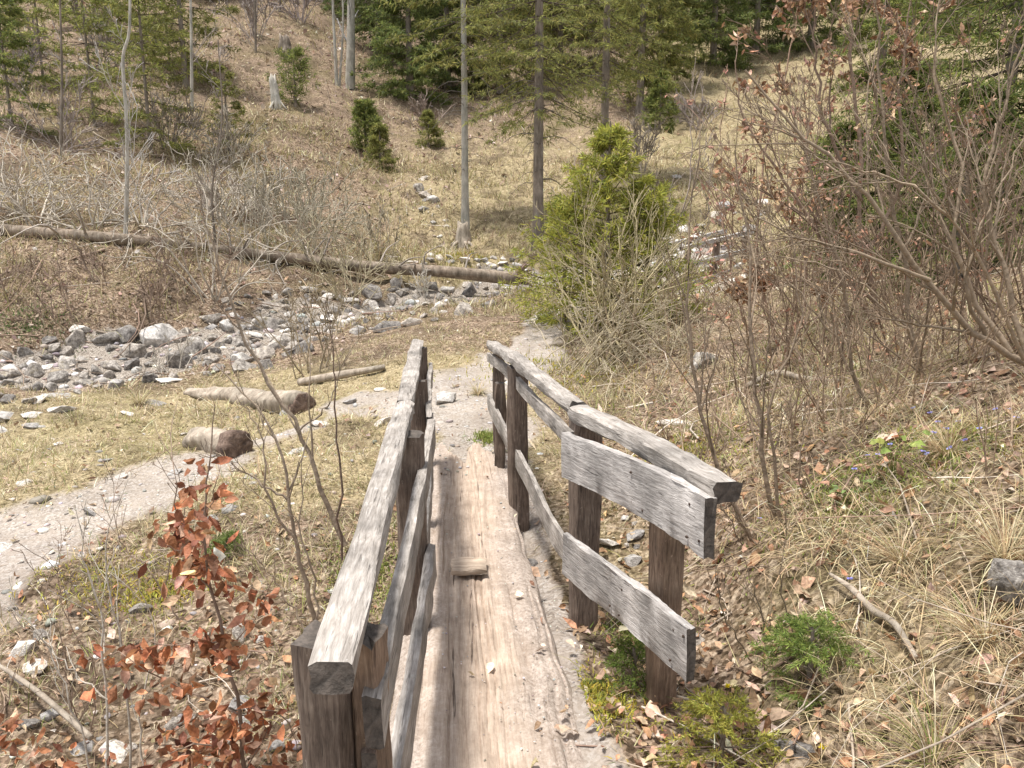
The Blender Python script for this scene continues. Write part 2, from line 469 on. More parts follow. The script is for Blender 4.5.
def ground_mat():
    m, nt, b, _ = new_mat('forest floor')
    A = nd(nt, 'ShaderNodeAttribute', attribute_name='col')
    sep = nt.nodes.new('ShaderNodeSeparateColor'); nt.links.new(A.outputs['Color'], sep.inputs[0])
    path, straw, stream = sep.outputs[0], sep.outputs[1], sep.outputs[2]
    v = texco(nt)
    n1 = noise(nt, v, 1.3, 8, .65); n2 = noise(nt, v, 9, 8, .72); n3 = noise(nt, v, 45, 5, .7)
    n0 = noise(nt, v, .35, 5, .6)
    # leaf litter: small leaf-like cells of brown, pink-brown and tan
    vo = nd(nt, 'ShaderNodeTexVoronoi', Scale=38.0, Randomness=1.0); nt.links.new(v, vo.inputs['Vector'])
    sepv = nt.nodes.new('ShaderNodeSeparateColor'); nt.links.new(vo.outputs['Color'], sepv.inputs[0])
    litter = ramp(nt, sepv.outputs[0], [(0, (.11, .08, .055)), (.35, (.25, .185, .135)), (.65, (.38, .295, .225)), (1, (.52, .435, .345))])
    litter = mix(nt, 1.0, litter, ramp(nt, n2, [(.3, (.42, .40, .38)), (.7, (1.25, 1.22, 1.18))]), 'MULTIPLY')
    strawc = ramp(nt, n2, [(.28, (.14, .11, .06)), (.48, (.37, .305, .185)), (.7, (.60, .51, .345))])
    strawc = mix(nt, ramp(nt, n1, [(.5, (0, 0, 0)), (.66, (.3,) * 3)]), strawc, (.22, .175, .09))
    sf = ramp(nt, math_(nt, 'ADD', straw, math_(nt, 'SUBTRACT', n1, .5)), [(.38, (0, 0, 0)), (.62, (1, 1, 1))])
    c = mix(nt, sf, litter, strawc)
    moss = ramp(nt, n0, [(.5, (0, 0, 0)), (.64, (.36,) * 3)])
    nb = noise(nt, v, .8, 6, .7)
    c = mix(nt, ramp(nt, nb, [(.50, (0, 0, 0)), (.62, (.7,) * 3)]), c, (.105, .08, .055))
    c = mix(nt, moss, c, mix(nt, n3, (.09, .085, .03), (.22, .21, .075)))
    c = mix(nt, 1.0, c, ramp(nt, n3, [(.33, (.30, .275, .25)), (.66, (1.2, 1.17, 1.12))]), 'MULTIPLY')
    vg = nd(nt, 'ShaderNodeTexVoronoi', Scale=70.0); nt.links.new(v, vg.inputs['Vector'])
    sg = nt.nodes.new('ShaderNodeSeparateColor'); nt.links.new(vg.outputs['Color'], sg.inputs[0])
    grav = ramp(nt, sg.outputs[0], [(0, (.20, .17, .145)), (.5, (.36, .325, .285)), (1, (.56, .525, .48))])
    grav = mix(nt, ramp(nt, n2, [(.35, (0, 0, 0)), (.6, (.8,) * 3)]), grav, (.345, .295, .245))
    grav = mix(nt, 1.0, grav, ramp(nt, n1, [(.3, (.78, .76, .75)), (.7, (1.15, 1.13, 1.12))]), 'MULTIPLY')
    pf = ramp(nt, math_(nt, 'ADD', path, math_(nt, 'MULTIPLY', math_(nt, 'SUBTRACT', mix(nt, .45, n2, n1), .5), 2.6)), [(.3, (0, 0, 0)), (.8, (.9, .9, .9))])
    c = mix(nt, pf, c, grav)
    bed = ramp(nt, sg.outputs[1], [(0, (.11, .09, .068)), (.5, (.25, .21, .17)), (1, (.44, .39, .33))])
    c = mix(nt, ramp(nt, math_(nt, 'ADD', stream, math_(nt, 'SUBTRACT', n2, .5)), [(.4, (0, 0, 0)), (.62, (1, 1, 1))]), c, bed)
    nt.links.new(c, b.inputs['Base Color']); b.inputs['Roughness'].default_value = .95
    b.inputs['Specular IOR Level'].default_value = .05
    h = mix(nt, .5, n2, mix(nt, .5, vo.outputs['Distance'], n3))
    bump(nt, b, h, .9, .05)
    return m
M_GROUND = ground_mat()

# ------------------------------------------------------------------ ground, path and stream bed: one height field split along its edges
def m_straw(x, y):
    s = .35 + 0 * x
    s = s + .5 * sstep(4.5, 6, y) * sstep(10.5, 9, y) * sstep(1, -1, x)          # meadow left of the bridge
    s = s + .3 * sstep(16, 20, y) * sstep(44, 30, y) * sstep(-7, -2, x)          # slope behind the log
    s = s + .5 * sstep(18, 26, y) * sstep(3, 6, x - .12 * (y - 20))                                # pale meadow on the right
    s = s - .4 * sstep(.8, 1.6, x) * sstep(11, 8, y) * sstep(3, 4, y) - .35 * sstep(-2, -6, x) * sstep(9, 12, y) * sstep(30, 20, y)           # leaf-strewn bank on the left
    return np.clip(s, 0, 1)
def build_ground():
    ys = [-8.0]
    while ys[-1] < 150: ys.append(ys[-1] + .016 * max(1.4, abs(ys[-1]) + .2) * (1.0 if ys[-1] > 0 else 3))
    ys = np.array(ys); s = np.linspace(-1, 1, 421); s = np.sign(s) * np.abs(s) ** 1.15
    Y, S = np.meshgrid(ys, s, indexing='ij'); X = S * (4 + .95 * np.maximum(Y, 0) + np.maximum(-Y, 0))
    Z = H(X, Y); Pm = m_path(X, Y); Sm = m_stream(X, Y); St = m_straw(X, Y)
    ny, nx = X.shape
    idx = np.arange(ny * nx).reshape(ny, nx)
    q = np.stack([idx[:-1, :-1], idx[:-1, 1:], idx[1:, 1:], idx[1:, :-1]], -1).reshape(-1, 4)
    fc = lambda A: (A[:-1, :-1] + A[1:, 1:] + A[:-1, 1:] + A[1:, :-1]).ravel() / 4
    pm, sm = fc(Pm) > .5, fc(Sm) > .5
    V = np.stack([X, Y, Z], -1).reshape(-1, 3); C = np.stack([Pm, St, Sm], -1).reshape(-1, 3)
    for name, sel in (('ground', ~pm & ~sm), ('gravel_path', pm), ('stream_bed', sm & ~pm)):
        f = q[sel]; u, inv = np.unique(f, return_inverse=True)
        mb = MB(); mb.add(V[u], inv.reshape(-1, 4), None, C[u])
        tag(mb.build(name, M_GROUND, origin=(0, 0, 0)), kind='structure')
build_ground()


# ------------------------------------------------------------------ timber pieces
def timber(name, pts, w, h, mat, parent, up=(0, 0, 1), n=24, rough=.0038, chamfer=.17, taper=1.0, sag=0, endmat=None, seed=0):
    """a squared timber swept along pts (centre line); lies along its own X so the grain follows it"""
    L = smooth_line(pts, n)
    a, b = L[0], L[-1]; X = norm(b - a)
    Z = np.asarray(up, float); Z = norm(Z - X * Z.dot(X)); Y = np.cross(Z, X)
    Rm = np.stack([X, Y, Z], 1)
    loc = (L - a) @ Rm
    cx, cz = w / 2, h / 2; ch = chamfer * min(w, h)
    prof = np.array([(-cx+ch, -cz), (0, -cz), (cx-ch, -cz), (cx, -cz+ch), (cx, 0), (cx, cz-ch), (cx-ch, cz), (0, cz), (-cx+ch, cz), (-cx, cz-ch), (-cx, 0), (-cx, -cz+ch)])
    m = len(prof); r = np.random.default_rng(seed + 5)
    off = r.normal(0, rough, (n, m, 2)); off[1:-1] = (off[:-2] + off[1:-1] + off[2:]) / 2
    lowf = np.cumsum(r.normal(0, rough * .22, (n, 2)), 0); lowf -= np.linspace(0, 1, n)[:, None] * lowf[-1]
    sc = np.linspace(1, taper, n)
    V = np.zeros((n, m, 3))
    V[..., 0] = loc[:, None, 0]
    V[..., 1] = loc[:, None, 1] + prof[None, :, 0] * sc[:, None] + off[..., 0] + lowf[:, None, 0]
    V[..., 2] = loc[:, None, 2] + prof[None, :, 1] * sc[:, None] + off[..., 1] + lowf[:, None, 1]
    V[0, :, 0] += r.normal(0, .004, m); V[-1, :, 0] += r.normal(0, .004, m)
    v = [tuple(p) for p in V.reshape(-1, 3)]
    f = []
    for i in range(n - 1):
        for j in range(m):
            f.append((i*m+j, (i+1)*m+j, (i+1)*m+(j+1) % m, i*m+(j+1) % m))
    v += [tuple(V[0].mean(0) + np.array([.003, 0, 0])), tuple(V[-1].mean(0) - np.array([.003, 0, 0]))]
    ne = n * m
    for j in range(m):
        f.append((j, (j+1) % m, ne)); f.append(((n-1)*m+(j+1) % m, (n-1)*m+j, ne+1))
    me = bpy.data.meshes.new(name); me.from_pydata(v, [], f)
    me.materials.append(mat); me.materials.append(endmat or M_END)
    k = (n - 1) * m
    for i, p in enumerate(me.polygons):
        p.material_index = 1 if i >= k else 0
        p.use_smooth = i < k
    me.set_sharp_from_angle(angle=R_(38))
    o = bpy.data.objects.new(name, me); COL.objects.link(o)
    M = Matrix([[*Rm[0], a[0]], [*Rm[1], a[1]], [*Rm[2], a[2]], [0, 0, 0, 1]])
    if parent:
        o.parent = parent; M = Matrix.Translation(-Vector(parent.location)) @ M
    o.matrix_basis = M
    return o

# ------------------------------------------------------------------ the footbridge
br = thing('footbridge', (0, 3.5, -.15), 'narrow timber footbridge with weathered plank railings on both sides and muddy worn deck', 'footbridge')
DS = -.068
def deck_x(y): return -.36 + DS * (y - 2.19)
def deck_plank(x0, x1, y0, y1, top, mat, seed):
    nx, ny = 70, 260
    u = np.linspace(0, 1, nx); yy = np.linspace(y0, y1, ny)
    U, Y = np.meshgrid(u, yy, indexing='xy')
    Y = Y + (Y > 4.6) * (Y - 4.6) * (fbm(U * 5, U * 0 + 2, 3, 4) - .5) * .9
    lo, hi = deck_x(Y) + x0 + (fbm(Y * 2.2, Y * 0 + seed, 3, seed) - .5) * .03, deck_x(Y) + x1 + (fbm(Y * 1.6, Y * 0 + 5 + seed, 4, seed + 3) - .5) * .09 - .04 * sstep(3, 5, Y)
    X = lo + (hi - lo) * U
    Zt = top + (fbm(U * 20 + seed, Y * .9, 4, seed) - .5) * .026 - .035 * (np.abs(U - .5) * 2) ** 8 + (fbm(U * 3, Y * 4, 3, seed + 7) - .5) * .012
    crack = sstep(.62, .72, vnoise(U * 44 + seed * 3, Y * .7, seed + 2)) * .009
    Zt = Zt - crack
    V = np.stack([X, Y, Zt], -1); B = V.copy(); B[..., 2] = top - .13
    idx = np.arange(nx * ny).reshape(ny, nx)
    q = np.stack([idx[:-1, :-1], idx[:-1, 1:], idx[1:, 1:], idx[1:, :-1]], -1).reshape(-1, 4)
    n0 = nx * ny; sides = []
    ring = np.concatenate([idx[0, :], idx[1:, -1], idx[-1, -2::-1], idx[-2:0:-1, 0]])
    nr = np.roll(ring, -1)
    sides = np.stack([ring, ring + n0, nr + n0, nr], -1)
    allv = np.vstack([V.reshape(-1, 3), B.reshape(-1, 3)])
    # object space: X along the grain
    o_ = np.array([deck_x(0) , 0, 0]); ang = math.atan2(1, DS)
    c, s = math.cos(ang), math.sin(ang)
    d = allv - o_; loc = np.stack([d[:, 0]*c + d[:, 1]*s, -d[:, 0]*s + d[:, 1]*c, d[:, 2]], 1)
    me = bpy.data.meshes.new('deck'); me.from_pydata(loc.tolist(), [], np.vstack([q, sides]).tolist())
    me.materials.append(mat)
    for p in me.polygons: p.use_smooth = True
    me.set_sharp_from_angle(angle=R_(50))
    o = bpy.data.objects.new('deck', me); COL.objects.link(o); o.parent = br
    o.matrix_basis = Matrix.Translation(Vector(o_) - Vector(br.location)) @ Matrix.Rotation(ang, 4, 'Z')
    return o
deck_plank(-.06, .60, -1.2, 5.8, -.004, M_DECKW, 9)

def PZ(px, py, Y): return P(px, py, Y)
def post(x, y, z0, z1, w, d, mat, lean=(0, 0), yaw=0.0, seed=0):
    up = (math.sin(yaw), math.cos(yaw), 0)
    o = timber('post', [(x, y, z0), (x + lean[0], y + lean[1], z1)], w, d, mat, br, up=up, n=16, rough=.004, chamfer=.16, seed=seed, endmat=M_END)
    return o
# right railing posts, near to far
post(.562, 2.63, -.32, .86, .105, .10, M_POSTB, (.0, .0), -.32, 1)
post(.335, 3.32, -.55, .885, .13, .12, M_POST, (-.005, .0), -.22, 2)
post(.045, 4.65, -.4, .88, .115, .10, M_POST, (-.01, 0), -.35, 3)
post(-.105, 5.85, -.4, .83, .075, .075, M_POST, (0, 0), .2, 4)
post(-.088, 5.45, -.4, .62, .07, .06, M_POST, (0, 0), .2, 14)
# left railing posts
post(-.405, 1.53, -.45, .835, .115, .11, M_POST, (0, 0), .07, 5)
post(-.318, 1.56, -.45, .822, .065, .11, M_POSTB, (0, 0), .07, 6)
post(-.425, 3.12, -.5, .86, .115, .11, M_POST, (-.01, 0), .07, 7)
post(-.535, 4.3, -.45, .86, .11, .10, M_POST, (-.01, 0), .07, 8)
post(-.67, 5.5, -.4, .87, .10, .10, M_POST, (0, 0), .07, 9)
# right handrail: two pieces meeting over the second post
timber('handrail', [PZ(727, 493, 2.22), PZ(655, 449, 2.66), PZ(579, 412, 3.33)], .095, .068, M_WOOD, br, seed=11, n=30)
timber('handrail', [PZ(578, 409, 3.345), (.03, 4.62, .925), PZ(492, 345, 5.95)], .085, .062, M_WOOD, br, seed=12, n=34)
# right boards
def board(pts, w, h, mat, seed, **k): return timber('rail_board', pts, w, h, mat, br, seed=seed, n=30, rough=.0025, chamfer=.08, **k)
tag(board([PZ(709, 528, 2.19), PZ(637, 487, 2.60), PZ(565, 454, 3.14)], .032, .19, M_WOOD_LIGHT, 21), 'broad silver-grey upper board of the right railing')
tag(board([PZ(691, 655, 2.27), PZ(628, 602, 2.66), PZ(566, 554, 3.14)], .032, .185, M_WOOD_LIGHT, 22), 'broad silver-grey lower board of the right railing')
board([PZ(571, 440, 3.23), PZ(535, 402, 4.05), PZ(507, 371, 5.0), PZ(489, 357, 5.8)], .028, .072, M_WOOD, 23)
board([PZ(573, 560, 3.245), PZ(553, 530, 3.6), PZ(533, 489, 4.15), PZ(507, 438, 4.95), PZ(489, 401, 5.8)], .026, .115, M_WOOD, 24)
# left handrail and boards
timber('handrail', [(-.345, 1.33, .862), (-.475, 3.1, .872), (-.505, 3.55, .875)], .082, .066, M_WOOD, br, seed=31, n=30)
timber('handrail', [(-.508, 3.56, .876), (-.60, 4.6, .88), (-.70, 5.65, .872)], .085, .07, M_WOOD, br, seed=32, n=24)
board([(-.298, 1.47, .665), (-.372, 3.0, .66), (-.425, 3.95, .66)], .038, .125, M_WOOD, 33)
board([(-.316, 1.49, .545), (-.36, 2.4, .55)], .03, .07, M_POST, 34)
board([(-.44, 3.97, .665), (-.53, 4.8, .67), (-.60, 5.6, .68)], .03, .13, M_WOOD, 35)
board([(-.283, 1.35, .285), (-.318, 2.3, .285), (-.352, 3.16, .28)], .036, .15, M_WOOD, 36)
board([(-.39, 3.18, .29), (-.48, 4.3, .29), (-.60, 5.55, .31)], .03, .13, M_WOOD, 37)

def nails(pts, fr, rows, th):
    L = smooth_line(pts, 40)
    for f in fr:
        i = min(int(f * 39), 38); c = L[i]; d = norm(L[i + 1] - L[i]); n_ = norm(np.cross(d, [0, 0, 1])); n_ = n_ if n_.dot(CAM - c) > 0 else -n_
        for dz in rows:
            mb = MB(); q = c + np.array([rng.normal(0, .006), 0, dz + rng.normal(0, .006)])
            tube(mb, [q + n_ * (th - .002), q + n_ * (th + .003)], .0048, 8, (.06, .04, .03), cap=True)
            mb.build('nail', M_TWIG, br)
nails([PZ(709, 528, 2.19), PZ(637, 487, 2.60), PZ(565, 454, 3.14)], (.04, .12, .46, .53), (-.055, .05), .017)
nails([PZ(691, 655, 2.27), PZ(628, 602, 2.66), PZ(566, 554, 3.14)], (.04, .12, .52, .6), (-.05, .055), .017)
b = H0(468, 556)
tag(timber('wooden_board', [P(451, 556, 3.62) * [1, 1, 0] + [0, 0, .038], P(486, 556, 3.62) * [1, 1, 0] + [0, .015, .036]], .15, .026, M_BOARD, None, seed=41, n=8, chamfer=.12, endmat=M_BOARD),
    'short pale square of board lying across the footbridge deck', 'board')

# ------------------------------------------------------------------ second footbridge beyond the shrubs
M_WOOD_PALE = wood_mat('bleached rail timber', (.30, .28, .26), (.50, .475, .45), (.66, .63, .60))
def second_bridge():
    a, c = P(676, 290, 15.2), P(748, 276, 16.6)
    a[2] -= .05; c[2] -= .05
    r = thing('footbridge', tuple((a + c) / 2 - [0, 0, .2]), 'small grey footbridge with plank railing seen through shrubs in the distance', 'footbridge', None)
    d = norm(c - a); side = norm(np.cross(d, [0, 0, 1]))
    for s_, off in ((0, 0.0), (1, .7)):
        o_ = -side * off
        for f in (.12, .5, .92):
            q = a + (c - a) * f + o_
            timber('post', [q - [0, 0, .3], q + [0, 0, .9]], .1, .1, M_POST, r, up=(0, 1, 0), n=6, seed=int(f * 10))
        for hh, th in (((.92, .085), (.55, .09), (.2, .08)) if s_ == 0 else ((.92, .085),)):
            tilt = .07
            timber('handrail' if hh > .9 else 'rail_board', [a + o_ + side * .07 + [0, 0, hh - tilt], c + o_ + side * .07 + [0, 0, hh + tilt]], .05, th, M_WOOD_PALE, r, n=8, seed=int(hh * 100))
    timber('deck', [a - side * .48 + [0, 0, -.03], c - side * .48 + [0, 0, -.03]], .85, .12, M_DECKB, r, n=8, seed=5)
second_bridge()

# ------------------------------------------------------------------ stones
def stone_mesh(seed, flat=.7, facets=18, sub=2):
    r = np.random.default_rng(seed)
    p = r.normal(size=(facets, 3)); p /= np.linalg.norm(p, axis=1, keepdims=True)
    p *= r.uniform(.8, 1.1, (facets, 1)) * np.array([1, r.uniform(.65, .95), flat])
    bm = bmesh.new()
    for q in p: bm.verts.new(q)
    res = bmesh.ops.convex_hull(bm, input=bm.verts)
    bmesh.ops.delete(bm, geom=[g for g in res['geom_interior'] if isinstance(g, bmesh.types.BMVert)], context='VERTS')
    bmesh.ops.dissolve_limit(bm, angle_limit=R_(14), verts=bm.verts, edges=bm.edges)
    bmesh.ops.bevel(bm, geom=list(bm.edges), offset=.09, segments=2, affect='EDGES', profile=.6, clamp_overlap=True)
    bmesh.ops.triangulate(bm, faces=bm.faces)
    bmesh.ops.subdivide_edges(bm, edges=[e for e in bm.edges if e.calc_length() > .14], cuts=sub, use_grid_fill=True)
    from mathutils import noise as mn
    for v in bm.verts:
        n = v.co.normalized()
        v.co += n * (mn.fractal(v.co * 2.3 + Vector((seed, 0, 0)), .9, 2.1, 4) * .055)
    bmesh.ops.recalc_face_normals(bm, faces=bm.faces)
    me = bpy.data.meshes.new('stone'); bm.to_mesh(me); bm.free()
    for q in me.polygons: q.use_smooth = True
    me.set_sharp_from_angle(angle=R_(34))
    return me
def with_mat(me, m):
    me.materials.append(m); return me
ST_G = [with_mat(stone_mesh(100 + i, flat=[.75, .6, .5, .85][i % 4]), M_ROCK) for i in range(10)]
ST_P = [with_mat(stone_mesh(200 + i, flat=[.55, .38, .7, .3][i % 4]), M_ROCK_PALE) for i in range(10)]
def stone(pos, size, pale, label, group=None, name='stone', cat='stone', rot=None, sq=1.0, sink=.38, mesh=None):
    bank = ST_P if pale else ST_G
    me = bank[int(rng.integers(len(bank)))] if mesh is None else bank[mesh % len(bank)]
    o = bpy.data.objects.new(name, me); COL.objects.link(o)
    o.location = (pos[0], pos[1], pos[2] + size * .5 * sq * (.5 - sink))
    o.rotation_euler = (rng.normal(0, .22), rng.normal(0, .22), rng.uniform(0, 6.28)) if rot is None else rot
    o.scale = (size * .5, size * .5 * rng.uniform(.85, 1.1), size * .5 * sq)
    return tag(o, label, cat, group)
def px_size(p, n): return n * p[1] / F_PX
def stone_zone(poly, n, smin, smax, pale, label, group, name='stone', pow_=1.6, sq=1.0):
    poly = np.array(poly, float); lo, hi = poly.min(0), poly.max(0); got = []; tries = 0
    while len(got) < n and tries < n * 60:
        tries += 1
        q = rng.uniform(lo, hi)
        x0, y0 = poly[:, 0], poly[:, 1]; x1, y1 = np.roll(x0, -1), np.roll(y0, -1)
        if not (((y0 > q[1]) != (y1 > q[1])) & (q[0] < (x1 - x0) * (q[1] - y0) / (y1 - y0 + 1e-9) + x0)).sum() % 2: continue
        s_px = 1.4 * (smin + (smax - smin) * rng.random() ** pow_)
        if any(abs(q[0] - a) < .5 * (s_px + c) * .62 and abs(q[1] - b_) < .5 * (s_px + c) * .33 for a, b_, c in got): continue
        got.append((q[0], q[1], s_px))
        p = G(*q); p_ = rng.random() < pale
        stone(p, px_size(p, s_px), p_, label, group, name, sq=sq)
stone_zone([(-20, 362), (60, 338), (140, 332), (330, 318), (330, 345), (240, 372), (130, 385), (-20, 412)], 100, 10, 34, .12,
           'grey weathered stone heaped in the dry stream bed left of the footbridge', 'stones heaped in the stream bed')
stone_zone([(335, 300), (380, 285), (500, 284), (528, 292), (470, 318), (380, 332), (330, 335)], 56, 8, 26, .3,
           'grey stone lying below the fallen trunk\'s root end', 'stones below the fallen trunk')
stone_zone([(222, 300), (325, 288), (338, 322), (300, 345), (215, 345)], 46, 8, 24, .3,
           'mossy grey stone on the bouldery slope between bare shrubs and meadow', 'stones under the bare shrubs', sq=.9)
stone_zone([(392, 268), (430, 256), (525, 258), (528, 272), (450, 264)], 26, 7, 17, .7,
           'pale stone lying just above the fallen trunk', 'stones above the fallen trunk')
stone_zone([(-10, 412), (60, 396), (84, 402), (70, 420), (10, 436), (-10, 440)], 16, 22, 50, 1,
           'flat pale slab at the edge of the meadow by the stream', 'flat pale slabs beside the meadow', 'stone_slab', sq=.4)
stone_zone([(655, 290), (665, 235), (690, 226), (720, 246), (748, 270), (745, 284), (690, 296)], 34, 7, 18, .8,
           'pale stone around the distant second footbridge', 'stones around the distant footbridge')
stone_zone([(690, 236), (720, 205), (775, 196), (770, 225), (730, 250)], 16, 6, 18, .8,
           'pale stone strewn up the rivulet behind the distant footbridge', 'stones behind the distant footbridge')
stone_zone([(416, 186), (424, 176), (432, 196), (452, 232), (440, 240), (420, 205)], 13, 6, 14, .5,
           'small stone in the rivulet on the far slope', 'stones in the far rivulet')
stone_zone([(604, 545), (640, 500), (655, 530), (650, 590), (615, 610)], 12, 8, 26, .9,
           'pale stone in the gully under the right railing', 'stones in the gully under the railing')
stone_zone([(0, 480), (170, 470), (330, 400), (470, 370), (560, 320), (600, 330), (480, 420), (340, 440), (150, 560), (0, 620)], 26, 7, 20, .7,
           'small stone embedded in the gravel path beyond the footbridge', 'stones in the gravel path', sq=.5)
stone_zone([(20, 430), (190, 400), (330, 350), (400, 345), (330, 395), (180, 470), (20, 475)], 22, 5, 15, .9,
           'small pale stone scattered in the dry meadow grass', 'stones in the meadow', sq=.5)
stone_zone([(0, 600), (280, 600), (290, 760), (0, 760)], 22, 9, 28, .6,
           'small grey stone among leaves on the bank left of the footbridge', 'stones on the near left bank')
for px, py, w, pale, sq, lab in [
    (445, 402, 34, 1, .9, 'pale rounded rock at the far end of the left railing'),
    (104, 460, 24, 1, .5, 'small white flat rock lying alone in the short meadow grass'),
    (153, 404, 30, 1, .35, 'flat white slab beside the cut log in the meadow'),
    (172, 381, 34, 1, .35, 'thin white slab leaning at the stream edge above the cut log'),
    (284, 345, 46, 0, .8, 'large dark grey boulder in the stream bed below the bare shrub'),
    (242, 362, 32, 1, .9, 'pale rounded boulder beside an ochre mossy stone'),
    (266, 368, 26, 0, .9, 'ochre moss-stained boulder at the stream edge'),
    (299, 352, 34, 1, .45, 'long white slab in front of the large dark boulder'),
    (320, 425, 30, 1, .5, 'light rock on the gravel path left of the railing'),
    (385, 423, 30, 1, .6, 'pale rock on the path right behind the left railing'),
    (250, 478, 22, 1, .6, 'white stone on the meadow slope below the sawn log'),
    (122, 476, 18, 1, .5, 'tiny whitish stone beside the gravel track'),
    (80, 332, 26, 1, .7, 'pale jagged stone on top of the stone heap'),
    (210, 322, 30, 0, .8, 'dark stone under the brushwood at the bank foot'),
    (700, 368, 62, 0, .8, 'big grey rock half hidden behind thin shrub stems'),
    (675, 424, 46, 1, .45, 'pale flat rock in the grass behind the right railing'),
    (1014, 604, 66, 0, 1.1, 'grey rock in the dark hollow of the grassy bank'),
    (118, 752, 58, 1, .6, 'white rock at the foot of the copper-leaved sapling'),
    (800, 752, 70, 0, .4, 'dark flat rock under leaf litter on the near right bank'),
    (700, 640, 30, 0, .5, 'small dark rock by the nearest railing post'),
    (285, 170, 12, 1, .6, 'small white boulder on the slope behind the brushwood'),
    (332, 180, 11, 1, .6, 'tiny bright boulder on the slope above the bare shrubs'),
    (677, 178, 11, 1, .8, 'isolated pale boulder on the slope beside the young spruce'),
    (400, 186, 12, 1, .7, 'pale stone left of the slender trunk\'s rivulet'),
    (2, 550, 40, 1, .6, 'pale rock on the left edge of the gravel track'),
    (530, 566, 26, 0, .6, 'dark stone beside the deck under the right railing'),
    (540, 318, 40, 1, .35, 'white flat rock on the path beyond the footbridge'),
    (570, 305, 34, 1, .35, 'whitish slab on the path below the young spruce'),
    (515, 383, 30, 1, .3, 'flat grey step stone where the path leaves the footbridge')]:
    p = G(px, py); p[2] += .06 * ('hollow' in lab); stone(p, px_size(p, w), pale, lab, sq=sq, name='boulder' if w > 25 else 'stone')

# ------------------------------------------------------------------ logs, stumps, trunk
def log_mesh(mb, pts, rad, sides=14, seed=0, lump=.05, col=(.3, .25, .2), n=40):
    L = smooth_line(pts, n); r = np.interp(np.linspace(0, 1, n), np.linspace(0, 1, len(rad)), rad)
    k0 = sum(len(v) for v in mb.v)
    sides = 22; n = len(L)
    tube(mb, L, r, sides, col, cap=True)
    v = mb.v[-1]; c = np.repeat(L, sides, 0)
    d = v[:n*sides] - c
    th_ = np.tile(np.arange(sides), n) * 2 * np.pi / sides; ii = np.repeat(np.arange(n), sides)
    nz = (fbm(np.cos(th_) * 1.3 + seed + ii * .11, np.sin(th_) * 1.3 + ii * .13, 4, seed) - .5) * 1.5 + (vnoise(np.cos(th_) * 4 + ii * .05, np.sin(th_) * 4 + seed, seed + 3) - .5) * .35
    v[:n*sides] = c + d * (1 + nz * lump * 6)[:, None]
    return L, r
def log(name, pts, rad, mat, label, cat='log', cut=None, cutlabel=None, seed=0, stubs=0, group=None, n=40, lump=.03):
    pts = [np.array(p, float) for p in pts]
    r = thing(name, tuple(pts[0]), label, cat, group)
    mb = MB(); L, rr = log_mesh(mb, pts, rad, 14, seed, lump, n=n); mb.build('trunk', mat, r)
    if cut is not None:
        i = 0 if cut == 0 else -1
        ax = norm(L[i] - L[1 if i == 0 else -2])
        mb = MB(); A = norm(np.cross(ax, [0, 0, 1])); B = np.cross(ax, A)
        ang = np.arange(20) * 2 * np.pi / 20
        rg = rr[i] * (1.0 + .06 * rng.normal(size=20))
        ring = L[i] + ax * .02 + rg[:, None] * 1.02 * (np.cos(ang)[:, None] * A + np.sin(ang)[:, None] * B)
        ring2 = L[i] + ax * .03 + rg[:, None] * .8 * (np.cos(ang)[:, None] * A + np.sin(ang)[:, None] * B) + rng.normal(0, .01, (20, 3))
        back = L[i] - ax * .1 + rg[:, None] * 1.0 * (np.cos(ang)[:, None] * A + np.sin(ang)[:, None] * B)
        v = np.vstack([ring, ring2, back, (L[i] + ax * .022)[None]])
        q = [[j, (j+1) % 20, 20+(j+1) % 20, 20+j] for j in range(20)] + [[(j+1) % 20, j, 40+j, 40+(j+1) % 20] for j in range(20)]
        t = [[20+j, 20+(j+1) % 20, 60] for j in range(20)]
        mb.add(v, q, t); o = mb.build('cut_face', M_CUT, r)
        if cutlabel: o['label'] = cutlabel
    if stubs:
        for k in range(stubs):
            mb = MB()
            f = rng.uniform(.02, .9); i = int(f * (len(L) - 1)); a = rng.uniform(-.4, 3.5)
            dirn = norm([rng.normal(0, .35), -math.cos(a), math.sin(a)])
            ln = rng.uniform(.3, 1.4) * (1.3 - f * .6)
            s0 = L[i] + dirn * rr[i] * .7
            mid = s0 + dirn * ln * .5 + rng.normal(0, .06, 3); e = s0 + dirn * ln + np.array([rng.normal(0, .2), rng.normal(0, .1), -.25 * ln])
            tube(mb, smooth_line([s0, mid, e], 7), np.linspace(.028, .006, 7), 5, np.array([.34, .29, .24]) * rng.uniform(.6, 1.2))
            mb.build('branch', M_TWIG, r)
    return r
def lay_on(px, py, Y, dz=.16):
    g = G(px, py + 5, 8); return P(px, py, min(Y, g[1] - .05))
ft = log('fallen_trunk', [lay_on(-200, 214, 16.6), lay_on(-60, 222, 17), lay_on(0, 229, 17.2), lay_on(120, 239, 17.4), lay_on(235, 252, 17.6), lay_on(360, 266, 17.9), lay_on(450, 272, 18.1), P(516, 279, 18.2)],
    [.085, .105, .11, .12, .125, .13, .135, .155], M_LOG, 'long fallen tree trunk lying across the stream bank with broken branches', 'fallen tree', seed=3, stubs=46, n=70)
for k in range(26):
    mb = MB()
    c = P(516, 279, 18.4); d = norm([rng.uniform(.2, 1.0), rng.normal(0, .8), rng.normal(0, .8)])
    tube(mb, smooth_line([c, c + d * .3, c + d * rng.uniform(.4, .75) + [0, 0, -.12]], 7), np.linspace(.06, .012, 7), 5, np.array([.16, .11, .08]) * rng.uniform(.6, 1.3))
    mb.build('root', M_TWIG, ft)
def on(px, py, dz): p = G(px, py); p[2] += dz; return p
